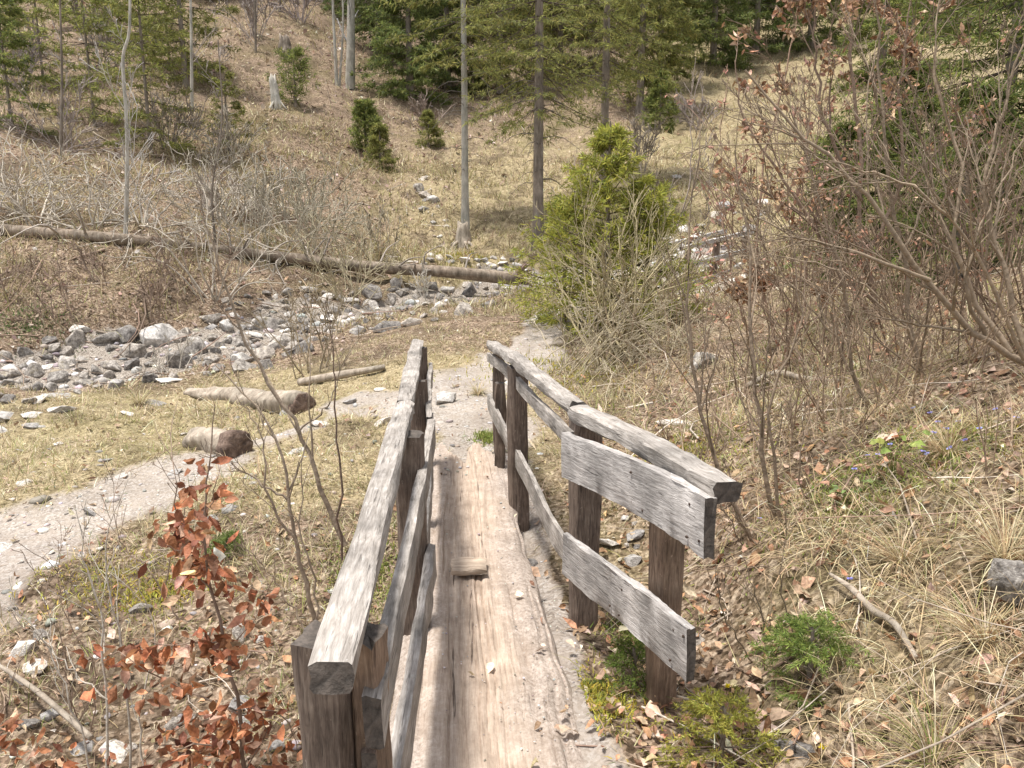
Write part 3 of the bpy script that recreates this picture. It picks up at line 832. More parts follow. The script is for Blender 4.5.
log('cut_log', [on(188, 394, .02), on(240, 403, .05), on(304, 412, .07)], [.06, .12, .13], M_DEADWOOD, 'longer pale cut log with dark end lying on the meadow edge', cut=1, cutlabel='dark rotten sawn end', seed=7, lump=.09)
log('cut_log', [on(196, 447, .04), on(215, 450, .06), on(238, 455, .08)], [.12, .13, .14], M_DEADWOOD, 'short stubby log with round hollow dark end in the meadow', cut=1, cutlabel='round dark rotten end', seed=8, n=20, lump=.09)
log('branch', [on(300, 386, .05), on(340, 380, .06), on(385, 371, .05)], [.05, .05, .035], M_DEADWOOD, 'thin bleached pole lying beside the path behind the left railing', 'branch', seed=9, n=24)
log('branch', [on(745, 392, .05), on(775, 382, .08), on(805, 387, .07), on(842, 389, .06)], [.022, .028, .026, .015], M_DEADWOOD, 'bent bleached branch lying in front of the spruce thicket', 'branch', seed=10, n=24)
log('branch', [on(828, 590, .07), on(850, 606, .07), on(872, 626, .06), on(893, 640, .06), on(915, 666, .03)], [.006, .012, .013, .013, .009], M_DEADWOOD, 'pale curved stick lying on the grassy bank right of the railing', 'branch', seed=11, n=24)
log('branch', [on(0, 575 + 105, .08), on(40, 712, .10), on(95, 768, .14)], [.008, .011, .012], M_DEADWOOD, 'long pale stick lying slantwise in the bottom left corner', 'branch', seed=12, n=24)
log('branch', [on(700, 715, .05), on(650, 700, .05), on(640, 690, .03)], [.004, .006, .005], M_DEADWOOD, 'thin white stick beside the nearest right railing post', 'branch', seed=13, n=16)
def stump(px, py, h, r, mat, label, seed, lean=(0, 0)):
    p = G(px, py); t = thing('tree_stump', tuple(p), label, 'stump')
    mb = MB(); log_mesh(mb, [p - [0, 0, .2], p + [lean[0] * .5, lean[1] * .5, h * .5], p + [lean[0], lean[1], h]], [r * 1.5, r * 1.05, r * .75], 12, seed, .07, n=14)
    mb.v[-1][12*22:14*22, 2] += rng.normal(0, h * .1, 44)
    mb.build('stump_body', mat, t)
    mb = MB()
    for k in range(6):
        a = k * 1.05 + rng.random(); d = np.array([math.cos(a), math.sin(a), 0])
        tube(mb, [p + d * r * .8 + [0, 0, h * .2], p + d * r * 1.7 + [0, 0, .05], p + d * r * 2.6 + [0, 0, -.1]], [r * .35, r * .25, r * .1], 6, (.3, .26, .2))
    mb.build('root', mat, t)
stump(463, 246, .62, .2, M_DEADWOOD, 'rotten pale tree stump below the slender trunk', 3)
stump(277, 107, 1.15, .17, M_BARK_PALE, 'bleached broken stump beside a dark juniper bush', 4, (-.15, 0))
stump(285, 55, .9, .3, M_BARK, 'dark old stump high on the leaf-covered slope', 5)
stump(212, 205, .5, .2, M_LOG, 'dark stump among brushwood above the fallen trunk', 6)

# ------------------------------------------------------------------ ground cover: grass, leaf litter, twigs
def scatter(n, y0, y1, xa=.8, xb=1.2):
    y = np.exp(rng.uniform(math.log(y0), math.log(y1), n)); x = rng.uniform(-1, 1, n) * (xa * y + xb)
    return x, y
STRAW = [(.54, .43, .25), (.66, .56, .37), (.42, .32, .18), (.48, .36, .21), (.32, .25, .15)]
STRAWY = [(.50, .415, .25), (.61, .52, .345), (.42, .34, .20), (.33, .30, .13), (.26, .20, .125)]
GREEN = [(.13, .17, .04), (.20, .22, .06), (.26, .26, .08)]
def clear(x, y):      # 1 where plants may grow
    c = (1 - .93 * m_path(x, y)) * (1 - .93 * m_stream(x, y))
    return c * np.where(near_bridge(x, y), 0, 1) * (1 - sstep(.2, .6, pit(x, y)))
def right_gully(x, y):
    return sstep(.15, .4, x) * sstep(1.15, .8, x - .1 * (y - 2)) * sstep(5.5, 4.5, y)
def grass():
    mb = MB()
    # tussocks: blades bunch round centres and hang over
    def tufts(nt, y0, y1, per, weight, spread, ln, wd, cols, wts, lean=(.5, .35), curl=(.9, .5), az_bias=None, segs=3):
        x, y = scatter(nt, y0, y1)
        k = rng.random(nt) < weight(x, y) * clear(x, y); x, y = x[k], y[k]
        n = len(x) * per
        sz = np.repeat(rng.lognormal(0, .35, len(x)), per)
        cx, cy = np.repeat(x, per), np.repeat(y, per)
        sp = spread if np.isscalar(spread) else spread(cy)
        X, Y = cx + rng.normal(0, 1, n) * sp * sz, cy + rng.normal(0, 1, n) * sp * sz
        k = (clear(X, Y) > rng.random(n) * .8); X, Y, sz, cx, cy = X[k], Y[k], sz[k], cx[k], cy[k]; n = len(X)
        Z = H(X, Y) - .01
        az = np.arctan2(Y - cy, X - cx) + rng.normal(0, .7, n)
        if az_bias is not None:
            b_ = rng.random(n) < .5; az = np.where(b_, az_bias + rng.normal(0, .8, n), az)
        L = (ln if np.isscalar(ln) else ln(Y)) * sz * rng.uniform(.5, 1.25, n)
        W = (wd if np.isscalar(wd) else wd(Y)) * rng.uniform(.6, 1.3, n)
        tone = np.repeat(rng.lognormal(0, .16, len(x)), per)[k][:, None]
        blades(mb, np.stack([X, Y, Z], 1), az, np.abs(rng.normal(*lean, n)), rng.normal(*curl, n), L, W, np.clip(mixcol(n, cols, wts, .15) * tone, .01, .75), segs)
    one = lambda x, y: 1 + 0 * x
    rightbank = lambda x, y: sstep(.75, 1.3, x - .06 * y) * np.where(y > 9, .35, 1) * (.25 + .75 * sstep(.38, .6, fbm(x * 1.3, y * 1.3, 3, 77)))
    tufts(3300, 1.3, 9, 30, rightbank, .06, .21, lambda y: .0022 + .0005 * y, STRAW, [4, 3, 2, 3, 2], (.8, .35), (1.0, .4), -2.2)
    tufts(700, 1.3, 7, 22, lambda x, y: rightbank(x, y) * .5, .05, .17, .004, GREEN + STRAW[:2], [2, 3, 3, 3, 2], (.5, .3), (.9, .4))
    leftnear = lambda x, y: sstep(-.45, -.8, x) * (.3 + .7 * sstep(.4, .6, fbm(x * 1.1, y * 1.1, 3, 78)))
    tufts(3400, 2.2, 8, 22, leftnear, .05, .10, lambda y: .002 + .0006 * y, STRAWY + GREEN, [3, 2, 3, 2, 2, 1, 1.5, 1.5], (.6, .4), (.8, .5))
    field = lambda x, y: sstep(1.2, .2, x) * sstep(4, 6, y) * sstep(14, 10, y)
    tufts(5200, 4.2, 13, 16, field, lambda y: .09, .075, lambda y: .002 + .0008 * y, STRAWY + GREEN[2:], [4, 4, 3, 2, 1, 1], (.8, .4), (.6, .4), None, 2)
    tufts(240, 4.2, 12, 60, lambda x, y: sstep(1.6, .4, x), .09, .15, lambda y: .002 + .0007 * y, STRAWY, None, (.7, .3), (1.1, .4))
    gul = lambda x, y: right_gully(x, y) * .5
    tufts(900, 1.6, 5, 14, gul, .04, .12, .004, STRAW + GREEN, [2, 2, 2, 2, 2, 2, 2, 2], (.7, .4), (.9, .5))
    tufts(900, 4.2, 13, 34, lambda x, y: sstep(1.6, .4, x), .07, .11, lambda y: .002 + .0007 * y, [(.30, .23, .14), (.40, .32, .19), (.24, .21, .09), (.48, .40, .27)], None, (.7, .35), (1.1, .4))
    tufts(1500, 2.2, 6, 18, leftnear, .07, .09, lambda y: .002 + .0006 * y, STRAW + [(.25, .2, .12)], None, (.9, .4), (.8, .5))
    midr = lambda x, y: sstep(0, .5, x - .04 * y) * sstep(4, 6, y) * (.3 + .7 * sstep(.35, .6, fbm(x * .8, y * .8, 3, 79)))
    tufts(3600, 4.5, 20, 24, midr, lambda y: .05 + .004 * y, lambda y: .16 + .006 * y, lambda y: .0015 + .0008 * y, STRAWY + GREEN[1:], [4, 3, 3, 3, 2, 1.5, 1.5], (.6, .35), (.9, .5))
    # the far slopes
    slope = lambda x, y: .25 + .75 * sstep(.35, .6, fbm(x * .35, y * .35, 4, 80))
    tufts(13000, 13, 34, 13, slope, lambda y: .012 * y, lambda y: .16 + .0065 * y, lambda y: .004 + .0007 * y, STRAWY + [(.24, .17, .11), (.22, .20, .07)], [4, 3, 4, 3, 3, 5, 4], (.6, .35), (.9, .5), None, 2)
    tufts(6500, 30, 75, 9, slope, lambda y: .012 * y, lambda y: .2 + .005 * y, lambda y: .004 + .0007 * y, STRAWY + [(.26, .18, .12), (.22, .20, .07)], [4, 4, 3, 2, 2, 4, 3], (.6, .35), (.9, .5), None, 2)
    tufts(1700, 14, 60, 26, lambda x, y: .15 + .85 * sstep(.5, .66, fbm(x * .3 + 9, y * .3, 3, 85)), lambda y: .011 * y, lambda y: .10 + .004 * y, lambda y: .004 + .0007 * y, [(.12, .10, .045), (.17, .16, .055), (.15, .10, .065), (.22, .20, .07)], None, (.6, .4), (.8, .5), None, 2)
    tag(mb.build('dry_grass', M_GRASS, origin=(0, 0, 0)), kind='stuff')
grass()

LIT = [(.44, .29, .18), (.54, .39, .26), (.36, .21, .12), (.62, .49, .36), (.26, .15, .09), (.46, .25, .14)]
def litter():
    mb = MB()
    def lay(n, y0, y1, weight, L, up=.5, cols=LIT, wts=None):
        x, y = scatter(n, y0, y1); k = rng.random(n) < weight(x, y); x, y = x[k], y[k]; n = len(x)
        z = H(x, y) + rng.uniform(.004, .03, n)
        z = np.where(near_bridge(x, y), .012, z)
        a = rng.uniform(0, 6.28, n); d = np.stack([np.cos(a), np.sin(a), rng.normal(0, .35, n)], 1)
        nr = np.stack([rng.normal(0, up, n), rng.normal(0, up, n), np.ones(n)], 1)
        s = (L if np.isscalar(L) else L(y)) * np.clip(rng.lognormal(-.25, .4, n), .3, 1.6)
        leaves(mb, np.stack([x, y, z], 1), d, nr, s, s * rng.uniform(.45, .7, n), mixcol(n, cols, wts, .22), rng.normal(.1, .5, n), .5)
    rb = lambda x, y: sstep(.2, .6, x) * (1 - m_path(x, y)) * (.45 + .55 * sstep(.62, .42, fbm(x * 1.3, y * 1.3, 3, 77))) * np.where(near_bridge(x, y), 0, 1)
    lay(11000, 1.3, 9, rb, .05)
    lay(5000, 1.5, 5.2, lambda x, y: right_gully(x, y) * np.where(near_bridge(x, y), 0, 1), .05)
    lb = lambda x, y: sstep(-.4, -.7, x) * (1 - m_path(x, y)) * np.where(near_bridge(x, y), 0, 1) * sstep(6.5, 3.5, y)
    lay(5200, 2.0, 7, lb, .045, cols=LIT, wts=[4, 2, 3, 1, 2, 3])
    lay(900, 1.3, 5.8, lambda x, y: np.where((x + .07 * (y - 2.2) > .16) & (x + .07 * (y - 2.2) < .34), .9, 0) * (y < 5), .045, .3)
    lay(700, 1.5, 5.5, lambda x, y: near_bridge(x, y) * (.06 + sstep(.1, .22, x + .06 + .07 * (y - 2.2))), .045, .2)
    lay(5200, 3.4, 11, lambda x, y: sstep(.8, 1.5, x - .03 * y) * (1 - m_path(x, y)), .06, .7, cols=[(.34, .19, .12), (.44, .29, .19), (.26, .15, .10), (.52, .40, .29)])
    lay(3500, 4.5, 12, lambda x, y: sstep(.8, 0, x) * (1 - .6 * m_path(x, y)) * .8 * np.where(near_bridge(x, y), 0, 1), .045, .4, cols=[(.40, .29, .19), (.30, .2, .13), (.56, .46, .34)])
    far = lambda x, y: sstep(-.5, -4, x - .1 * (y - 20)) * (1 - m_stream(x, y)) * .9
    lay(26000, 11, 60, far, lambda y: .03 + .0042 * y, .5, cols=[(.38, .29, .22), (.50, .41, .33), (.27, .19, .14), (.58, .49, .40), (.33, .22, .16)])
    lay(9000, 9, 60, lambda x, y: .4 * sstep(0, 3, x) * (1 - m_path(x, y)), lambda y: .03 + .004 * y, .5, cols=[(.44, .31, .22), (.55, .44, .34), (.34, .2, .13)])
    tag(mb.build('fallen_leaves', M_LEAF, origin=(0, 0, 0)), kind='stuff')
litter()

def twigs():
    mb = MB()
    def lay(n, y0, y1, weight, L, r, cols):
        x, y = scatter(n, y0, y1); k = rng.random(n) < weight(x, y) * (1 - m_path(x, y)); x, y = x[k], y[k]
        for a, b_ in zip(x, y):
            th = rng.uniform(0, 6.28); l = (L if np.isscalar(L) else L(b_)) * rng.lognormal(0, .5)
            s = np.linspace(-.5, .5, 5) * l
            bend = rng.normal(0, .12) * l * (np.linspace(-1, 1, 5) ** 2)
            X = a + s * math.cos(th) - bend * math.sin(th); Y = b_ + s * math.sin(th) + bend * math.cos(th)
            Z = np.maximum(H(X, Y), np.linspace(*H(X[[0, -1]], Y[[0, -1]]), 5)) + rng.uniform(.01, .05) + np.linspace(0, rng.normal(0, .08) * l, 5)
            rr = (r if np.isscalar(r) else r(b_)) * rng.lognormal(0, .4)
            tube(mb, np.stack([X, Y, Z], 1), np.linspace(rr, rr * .4, 5), 4, np.array(cols[int(rng.integers(len(cols)))]) * rng.uniform(.7, 1.25))
    TW = [(.36, .29, .22), (.24, .17, .12), (.5, .43, .35), (.30, .20, .15)]
    lay(520, 1.4, 8, lambda x, y: sstep(.4, .8, x), .45, .003, TW)
    lay(260, 2, 7, lambda x, y: sstep(-.5, -.8, x), .35, .0028, TW)
    lay(900, 11, 28, lambda x, y: .12 + sstep(-1, -4, x), lambda y: .9, lambda y: .0007 * y, TW)
    lay(350, 5, 14, lambda x, y: sstep(.5, 1.5, x), .8, .006, TW)
    tag(mb.build('fallen_twigs', M_TWIG, origin=(0, 0, 0)), kind='stuff')
twigs()

def pebbles():
    ico = bmesh.new(); bmesh.ops.create_icosphere(ico, subdivisions=1, radius=1)
    V = np.array([v.co[:] for v in ico.verts]); T = np.array([[v.index for v in f.verts] for f in ico.faces]); ico.free()
    mb = MB()
    def lay(n, y0, y1, weight, s0):
        x, y = scatter(n, y0, y1); k = rng.random(n) < weight(x, y); x, y = x[k], y[k]; n = len(x)
        z = np.where(near_bridge(x, y), .001, H(x, y))
        s = (s0 if np.isscalar(s0) else s0(y)) * rng.lognormal(0, .5, n)
        sc = np.stack([s, s * rng.uniform(.6, 1, n), s * rng.uniform(.35, .7, n)], 1)
        a = rng.uniform(0, 6.28, n); W = V[None] * (1 + rng.normal(0, .16, (n, len(V), 1))) * sc[:, None]
        X = W[..., 0] * np.cos(a)[:, None] - W[..., 1] * np.sin(a)[:, None]; Y = W[..., 0] * np.sin(a)[:, None] + W[..., 1] * np.cos(a)[:, None]
        v = np.stack([X + x[:, None], Y + y[:, None], W[..., 2] + z[:, None]], -1).reshape(-1, 3)
        t = (T[None] + np.arange(n)[:, None, None] * len(V)).reshape(-1, 3)
        mb.add(v, None, t, np.repeat(mixcol(n, [(.36, .335, .31), (.26, .23, .205), (.50, .47, .435), (.33, .27, .22)], None, .2), len(V), 0))
    out_deck = lambda x, y: np.where(near_bridge(x, y), 0, 1)
    lay(5200, 3, 22, lambda x, y: m_path(x, y) * out_deck(x, y) * .8, lambda y: .006 + .0012 * y)
    lay(6000, 8, 26, lambda x, y: m_stream(x, y), lambda y: .06)
    lay(1500, 2.2, 7, lambda x, y: sstep(-.4, -.8, x) * .5, .016)
    lay(300, 4.5, 6.5, lambda x, y: m_path(x, y) * out_deck(x, y), .012)
    crumbs = lambda x, y: near_bridge(x, y) * (.12 + .88 * sstep(.5, .68, fbm(x * 6, y * 1.6, 3, 91) + .16 * sstep(.08, .26, np.abs(x + .06 + .07 * (y - 2.2)))))
    lay(1800, 4.9, 6.1, lambda x, y: near_bridge(x, y) * sstep(5.0, 5.7, y), .006)
    lay(16000, 1.1, 5.9, crumbs, lambda y: .0014 + .0003 * y)
    lay(2600, 1.6, 5.9, lambda x, y: near_bridge(x, y) * sstep(.06, .2, x + .06 + .07 * (y - 2.2)), .0035)
    tag(mb.build('pebbles', attr_mat('pebble', .9, 0, .25, 25), origin=(0, 0, 0), smooth=False), kind='stuff')
pebbles()

# ------------------------------------------------------------------ bare trees and shrubs
class Plant:
    """collects wood and leaf anchor points of one plant"""
    def __init__(s): s.mb = MB(); s.tips = []
def bcol(base, j=.2): return np.clip(np.asarray(base) * rng.lognormal(0, j), .01, .8)
def grow(pl, p, d, L, r, lvl, o):
    n = o['nseg'][lvl]; pts = [np.array(p, float)]; d = norm(d); dirs = [d]
    for k in range(n):
        d = norm(d + rng.normal(0, o['wob'][lvl], 3) + np.array([0, 0, o['up'][lvl]]) / n)
        pts.append(pts[-1] + d * L / n); dirs.append(d)
    pts = np.array(pts); rad = r * np.linspace(1, o.get('tip', .25), n + 1)
    tube(pl.mb, pts, np.maximum(rad, o['rmin']), (7, 5, 4, 3)[lvl], bcol(o['col'][min(lvl, len(o['col']) - 1)], .12))
    if lvl == len(o['nch']):
        for q, e in zip(pts[1:], dirs[1:]): pl.tips.append((q, e))
        return
    branch_along(pl, pts, dirs, L, rad, lvl, o)
def branch_along(pl, pts, dirs, L, rad, lvl, o):
    n = len(pts) - 1
    nc = o['nch'][lvl]; nc = int(rng.poisson(nc)) if nc > 2 else int(nc)
    for k in range(nc):
        f = rng.uniform(o.get('from', .25), 1.0); i = min(int(f * n), n - 1); g = f * n - i
        q = pts[i] * (1 - g) + pts[i + 1] * g; e = dirs[i]
        s = rng.normal(size=3); s = norm(s - e * s.dot(e)); a = o['ang'][lvl] * rng.uniform(.65, 1.3)
        grow(pl, q, e * math.cos(a) + s * math.sin(a), L * o['lr'][lvl] * rng.uniform(.6, 1.2) * (1.15 - .6 * f), rad[i] * o['rr'] * rng.uniform(.7, 1.1), lvl + 1, o)
def stem_px(pl, pts, r0, r1, o, n=14, Lb=None, lvl=0):
    """a stem through surveyed points (px, py, distance) with its own side branches"""
    L = smooth_line([P(*q) for q in pts], n)
    L[1:-1] += rng.normal(0, .004 * pts[0][2], (n - 2, 3)) * .5
    dirs = [norm(v) for v in np.gradient(L, axis=0)]
    rad = np.linspace(r0, r1, n)
    tube(pl.mb, L, rad, 7, bcol(o['col'][0], .1))
    ln = np.linalg.norm(np.diff(L, axis=0), axis=1).sum()
    branch_along(pl, L, dirs, Lb or ln, rad, lvl, o)
    return L
def finish(pl, name, label, cat, base, group=None, part='stem', leafcfg=None):
    t = thing(name, tuple(base), label, cat, group)
    pl.mb.build(part, M_TWIG, t)
    if leafcfg:
        n, size, cols, droop = leafcfg
        if len(pl.tips):
            i = rng.integers(len(pl.tips), size=n)
            q = np.array([pl.tips[k][0] for k in i]) + rng.normal(0, .012, (n, 3)); e = np.array([pl.tips[k][1] for k in i])
            d = e * .4 + rng.normal(0, .6, (n, 3)) + np.array([0, 0, -droop])
            mb = MB(); s = size * rng.uniform(.6, 1.25, n)
            leaves(mb, q, d, rng.normal(0, 1, (n, 3)) + [0, -.3, .3], s, s * .55, mixcol(n, cols, None, .25), rng.normal(.2, .6, n), .5)
            mb.build('leaves', M_LEAF, t)
    return t
BROWN, GREYB, OLIVE, PALE = (.23, .165, .12), (.33, .28, .235), (.36, .30, .175), (.50, .45, .37)
def opt(col, nch=(5, 3), nseg=(8, 6, 4, 3), wob=(.06, .1, .12, .12), up=(.25, .2, .15, .1), ang=(.6, .65, .7), lr=(.45, .5, .5), rr=.6, rmin=.0012, tip=.3, fr=.25):
    return dict(col=[col, tuple(c * .92 for c in col), tuple(c * .85 for c in col)], nch=nch, nseg=nseg, wob=wob, up=up, ang=ang, lr=lr, rr=rr, rmin=rmin, tip=tip, **{'from': fr})
def shrub(name, base, nstem, hgt, r, o, fan=.5, lean=(0, 0), label='', cat='shrub', group=None, leafcfg=None, base_r=.1):
    pl = Plant()
    for k in range(nstem):
        a = rng.uniform(0, 6.28); t = abs(rng.normal(0, fan))
        d = np.array([math.cos(a) * math.sin(t) + lean[0], math.sin(a) * math.sin(t) + lean[1], math.cos(t)])
        b_ = np.array(base) + np.array([math.cos(a), math.sin(a), 0]) * base_r * rng.random()
        b_[2] = Hs(b_[0], b_[1]) - .03
        grow(pl, b_, d, hgt * rng.uniform(.6, 1.1), r * rng.uniform(.6, 1.1), 0, o)
    return finish(pl, name, label, cat, base, group, leafcfg=leafcfg)

COPPER = [(.42, .175, .085), (.34, .13, .06), (.52, .26, .14), (.22, .09, .05), (.58, .38, .25)]
# copper-leaved beech sapling in the left foreground
o = opt(BROWN, (0, 2), rmin=.0012)
pl = Plant(); SY = 2.55
main = stem_px(pl, [(268, 830, SY), (245, 765, SY), (235, 690, SY), (225, 640, SY), (212, 590, SY), (205, 540, SY), (203, 500, SY), (212, 462, SY), (215, 405, SY)], .0085, .0016, o, 22)
ob = opt(BROWN, (2,), nseg=(6, 4), ang=(.6,), lr=(.35,), rmin=.001)
for pts, r in [([(240, 715), (185, 690), (130, 660), (105, 655)], .004), ([(236, 700), (285, 720), (300, 760)], .0035), ([(244, 760), (190, 745), (150, 765)], .0045),
               ([(225, 640), (180, 645), (130, 640)], .0035), ([(228, 650), (262, 610), (275, 570)], .003), ([(214, 595), (190, 560), (165, 545)], .003), ([(206, 545), (178, 515), (176, 480), (168, 440), (178, 400)], .003),
               ([(205, 520), (218, 480), (222, 455)], .002), ([(210, 580), (228, 560), (236, 545)], .002), ([(246, 770), (262, 740), (262, 715), (236, 705)], .003), ([(250, 790), (200, 775), (170, 790)], .004), ([(240, 740), (215, 720), (180, 722)], .003)]:
    stem_px(pl, [(a, b_, SY + rng.normal(0, .06) * (i > 0)) for i, (a, b_) in enumerate(pts)], r, .001, ob, 10)
saps = thing('beech_sapling', tuple(P(268, 830, SY)), 'young beech sapling with curled copper-red leaves left of the footbridge', 'sapling')
pl.mb.build('stem', M_TWIG, saps)
mb = MB()
def leaf_cloud(mb, boxes, size, cols, Y, dy=.12, droop=.7):
    for cx, cy_, sx, sy, n in boxes:
        px = rng.normal(cx, sx, n); py = rng.normal(cy_, sy, n)
        q = np.array([P(a, b_, Y + rng.normal(0, dy)) for a, b_ in zip(px, py)])
        d = np.stack([rng.normal(0, .6, n), rng.normal(0, .6, n), -droop + rng.normal(0, .45, n)], 1)
        s = size * rng.uniform(.65, 1.3, n)
        leaves(mb, q, d, rng.normal(0, 1, (n, 3)) + [0, -.5, .2], s, s * .55, mixcol(n, cols, [3, 3, 2, 3, 2], .32), np.clip(rng.normal(.35, .7, n), -.8, 1.0), 1.0)
leaf_cloud(mb, [(200, 478, 13, 12, 16), (190, 530, 18, 17, 100), (205, 568, 18, 16, 70), (255, 605, 12, 12, 28), (165, 652, 34, 8, 70), (215, 645, 20, 12, 56), (170, 690, 40, 8, 26), (215, 722, 30, 12, 84), (205, 755, 34, 14, 90), (270, 712, 16, 12, 20), (125, 655, 14, 6, 16), (262, 752, 18, 12, 26)], .052, COPPER, SY)
mb.build('leaves', M_LEAF, saps)
# low copper leaves in the bottom left corner
pl = Plant(); stem_px(pl, [(-20, 790, 2.4), (0, 720, 2.4), (20, 660, 2.4)], .004, .001, ob, 10)
t = finish(pl, 'beech_sapling', 'low sprig of dark copper leaves at the bottom left corner', 'sapling', P(-20, 790, 2.4))
mb = MB(); leaf_cloud(mb, [(8, 722, 16, 10, 20), (30, 750, 22, 10, 16), (80, 765, 26, 8, 14)], .048, COPPER, 2.4); mb.build('leaves', M_LEAF, t)

# bare saplings left of the railing
def sapling(stems, r, o, label, name='bare_sapling', leafcfg=None, group=None, cat='sapling'):
    pl = Plant()
    for pts, rr in stems: stem_px(pl, pts, r * rr, max(r * rr * .22, .001), o, 18)
    b_ = P(*stems[0][0][0])
    return finish(pl, name, label, cat, b_, group, leafcfg=leafcfg)
o1 = opt((.27, .21, .15), (6, 2), nseg=(8, 6, 4), up=(.2, .3, .2), ang=(.55, .5), lr=(.26, .4), rmin=.0013)
sapling([([(322, 640, 3.0), (300, 560, 3.0), (290, 500, 3.0), (270, 425, 3.0), (215, 365, 3.0)], 1), ([(298, 545, 3.0), (270, 500, 2.95), (262, 440, 2.95), (236, 395, 2.95)], .6), ([(288, 500, 3.0), (240, 470, 3.0), (205, 452, 3.0)], .5)], .011, o1, 'bare brown sapling with forking stems leaning over the meadow slope')
sapling([([(345, 545, 3.7), (318, 480, 3.7), (296, 425, 3.7), (255, 360, 3.7), (225, 280, 3.7), (200, 200, 3.7)], 1), ([(300, 430, 3.7), (330, 400, 3.7), (345, 340, 3.7)], .4)], .014, o1, 'grey bare sapling arching left from beside the railing')
sapling([([(342, 560, 3.2), (338, 470, 3.2), (336, 400, 3.2), (332, 345, 3.2), (325, 300, 3.2)], 1)], .006, opt((.16, .11, .08), (5, 1), ang=(.4, .5), lr=(.2, .3)), 'straight thin dark rod growing beside the left railing')
sapling([([(312, 655, 2.7), (318, 600, 2.7), (300, 520, 2.7), (305, 450, 2.7)], 1), ([(310, 640, 2.7), (275, 580, 2.7), (240, 545, 2.7)], .7)], .006, o1, 'small twiggy sapling close to the near left post')
o2 = opt(PALE, (4, 2), nseg=(8, 5, 4), wob=(.08, .12, .12), up=(.2, .3, .2), ang=(.5, .5), lr=(.25, .4), rmin=.0013)
sapling([([(110, 800, 2.7), (106, 700, 2.7), (100, 620, 2.7), (85, 560, 2.7), (75, 505, 2.7)], 1), ([(135, 800, 2.7), (128, 690, 2.7), (112, 600, 2.7), (105, 545, 2.7), (128, 480, 2.7)], .9), ([(150, 800, 2.75), (140, 720, 2.75), (155, 640, 2.75), (135, 560, 2.75)], .8), ([(108, 700, 2.7), (60, 660, 2.7), (20, 610, 2.7)], .6), ([(100, 800, 2.65), (70, 700, 2.65), (40, 640, 2.65), (10, 600, 2.65)], .7)], .006, o2, 'cluster of pale dead stems beside the copper sapling')
sapling([([(60, 800, 3.0), (75, 720, 3.0), (60, 640, 3.0), (30, 560, 3.0)], 1), ([(85, 780, 3.0), (95, 680, 3.0), (62, 600, 3.0), (58, 540, 3.0)], .9)], .004, opt(BROWN, (5, 2), lr=(.3, .4)), 'thin reddish bare twigs at the left below the gravel track')
sapling([([(180, 620, 3.3), (150, 570, 3.3), (120, 540, 3.3), (110, 470, 3.3)], 1), ([(160, 600, 3.3), (185, 500, 3.3), (160, 440, 3.3)], .8)], .004, opt(BROWN, (5, 2), lr=(.3, .4)), 'fine bare twigs standing behind the copper sapling')

# centre shrub: olive arching stems behind the right railing
def fan_shrub(base_px, Y, ends, r, o, label, name='shrub', leafcfg=None, spread=14, cat='shrub', bow=.15):
    pl = Plant(); b0 = P(*base_px, Y); b0[2] = Hs(b0[0], b0[1]) - .05
    for ex, ey, ey_off, rr in ends:
        b_ = b0 + np.array([rng.normal(0, spread) * Y / F_PX, rng.normal(0, .15), 0]); b_[2] = Hs(b_[0], b_[1]) - .04
        e = P(ex, ey, Y + ey_off); m = (b_ + e) / 2 + np.array([0, 0, bow * np.linalg.norm(e - b_)]) + rng.normal(0, .03, 3) * Y * .3
        L = smooth_line([b_, m, e], 14); L[1:-1] += rng.normal(0, .0012 * Y, (12, 3))
        rad = np.linspace(r * rr, r * rr * .2, 14); dirs = [norm(v) for v in np.gradient(L, axis=0)]
        tube(pl.mb, L, rad, 6, bcol(o['col'][0], .15))
        branch_along(pl, L, dirs, np.linalg.norm(e - b_), rad, 0, o)
    return finish(pl, name, label, cat, b0, leafcfg=leafcfg)
oc = opt(OLIVE, (6, 3), nseg=(8, 6, 4), up=(.2, .35, .2), ang=(.4, .45), lr=(.36, .4), rmin=.003)
fan_shrub((618, 372), 9.2, [(rng.uniform(535, 720), rng.uniform(185, 320), rng.uniform(-.8, .8), rng.uniform(.5, 1.1)) for k in range(44)] + [(535, 330, 0, .8), (548, 295, 0, .8), (560, 262, 0, .9), (575, 235, .3, .9), (720, 330, -.5, .7), (690, 270, 0, .9)],
          .017, oc, 'wide olive-brown bare shrub of arching stems behind the right railing', spread=20)
og = opt((.38, .32, .22), (4, 3), nseg=(8, 6, 4), up=(0, -.1, -.1), ang=(.6, .6), lr=(.4, .4), rmin=.0025)
fan_shrub((590, 385), 8.6, [(rng.uniform(520, 720), rng.uniform(300, 405), rng.uniform(-.6, .8), rng.uniform(.4, .8)) for k in range(44)], .009, og, 'low tangle of dry drooping twigs at the foot of the olive shrub', spread=34, bow=.3)
fan_shrub((640, 400), 7.4, [(rng.uniform(600, 760), rng.uniform(300, 400), rng.uniform(-.6, .6), rng.uniform(.4, .8)) for k in range(12)], .007, og, 'thin brushy twigs beside the flat rock behind the railing', spread=30, bow=.25)
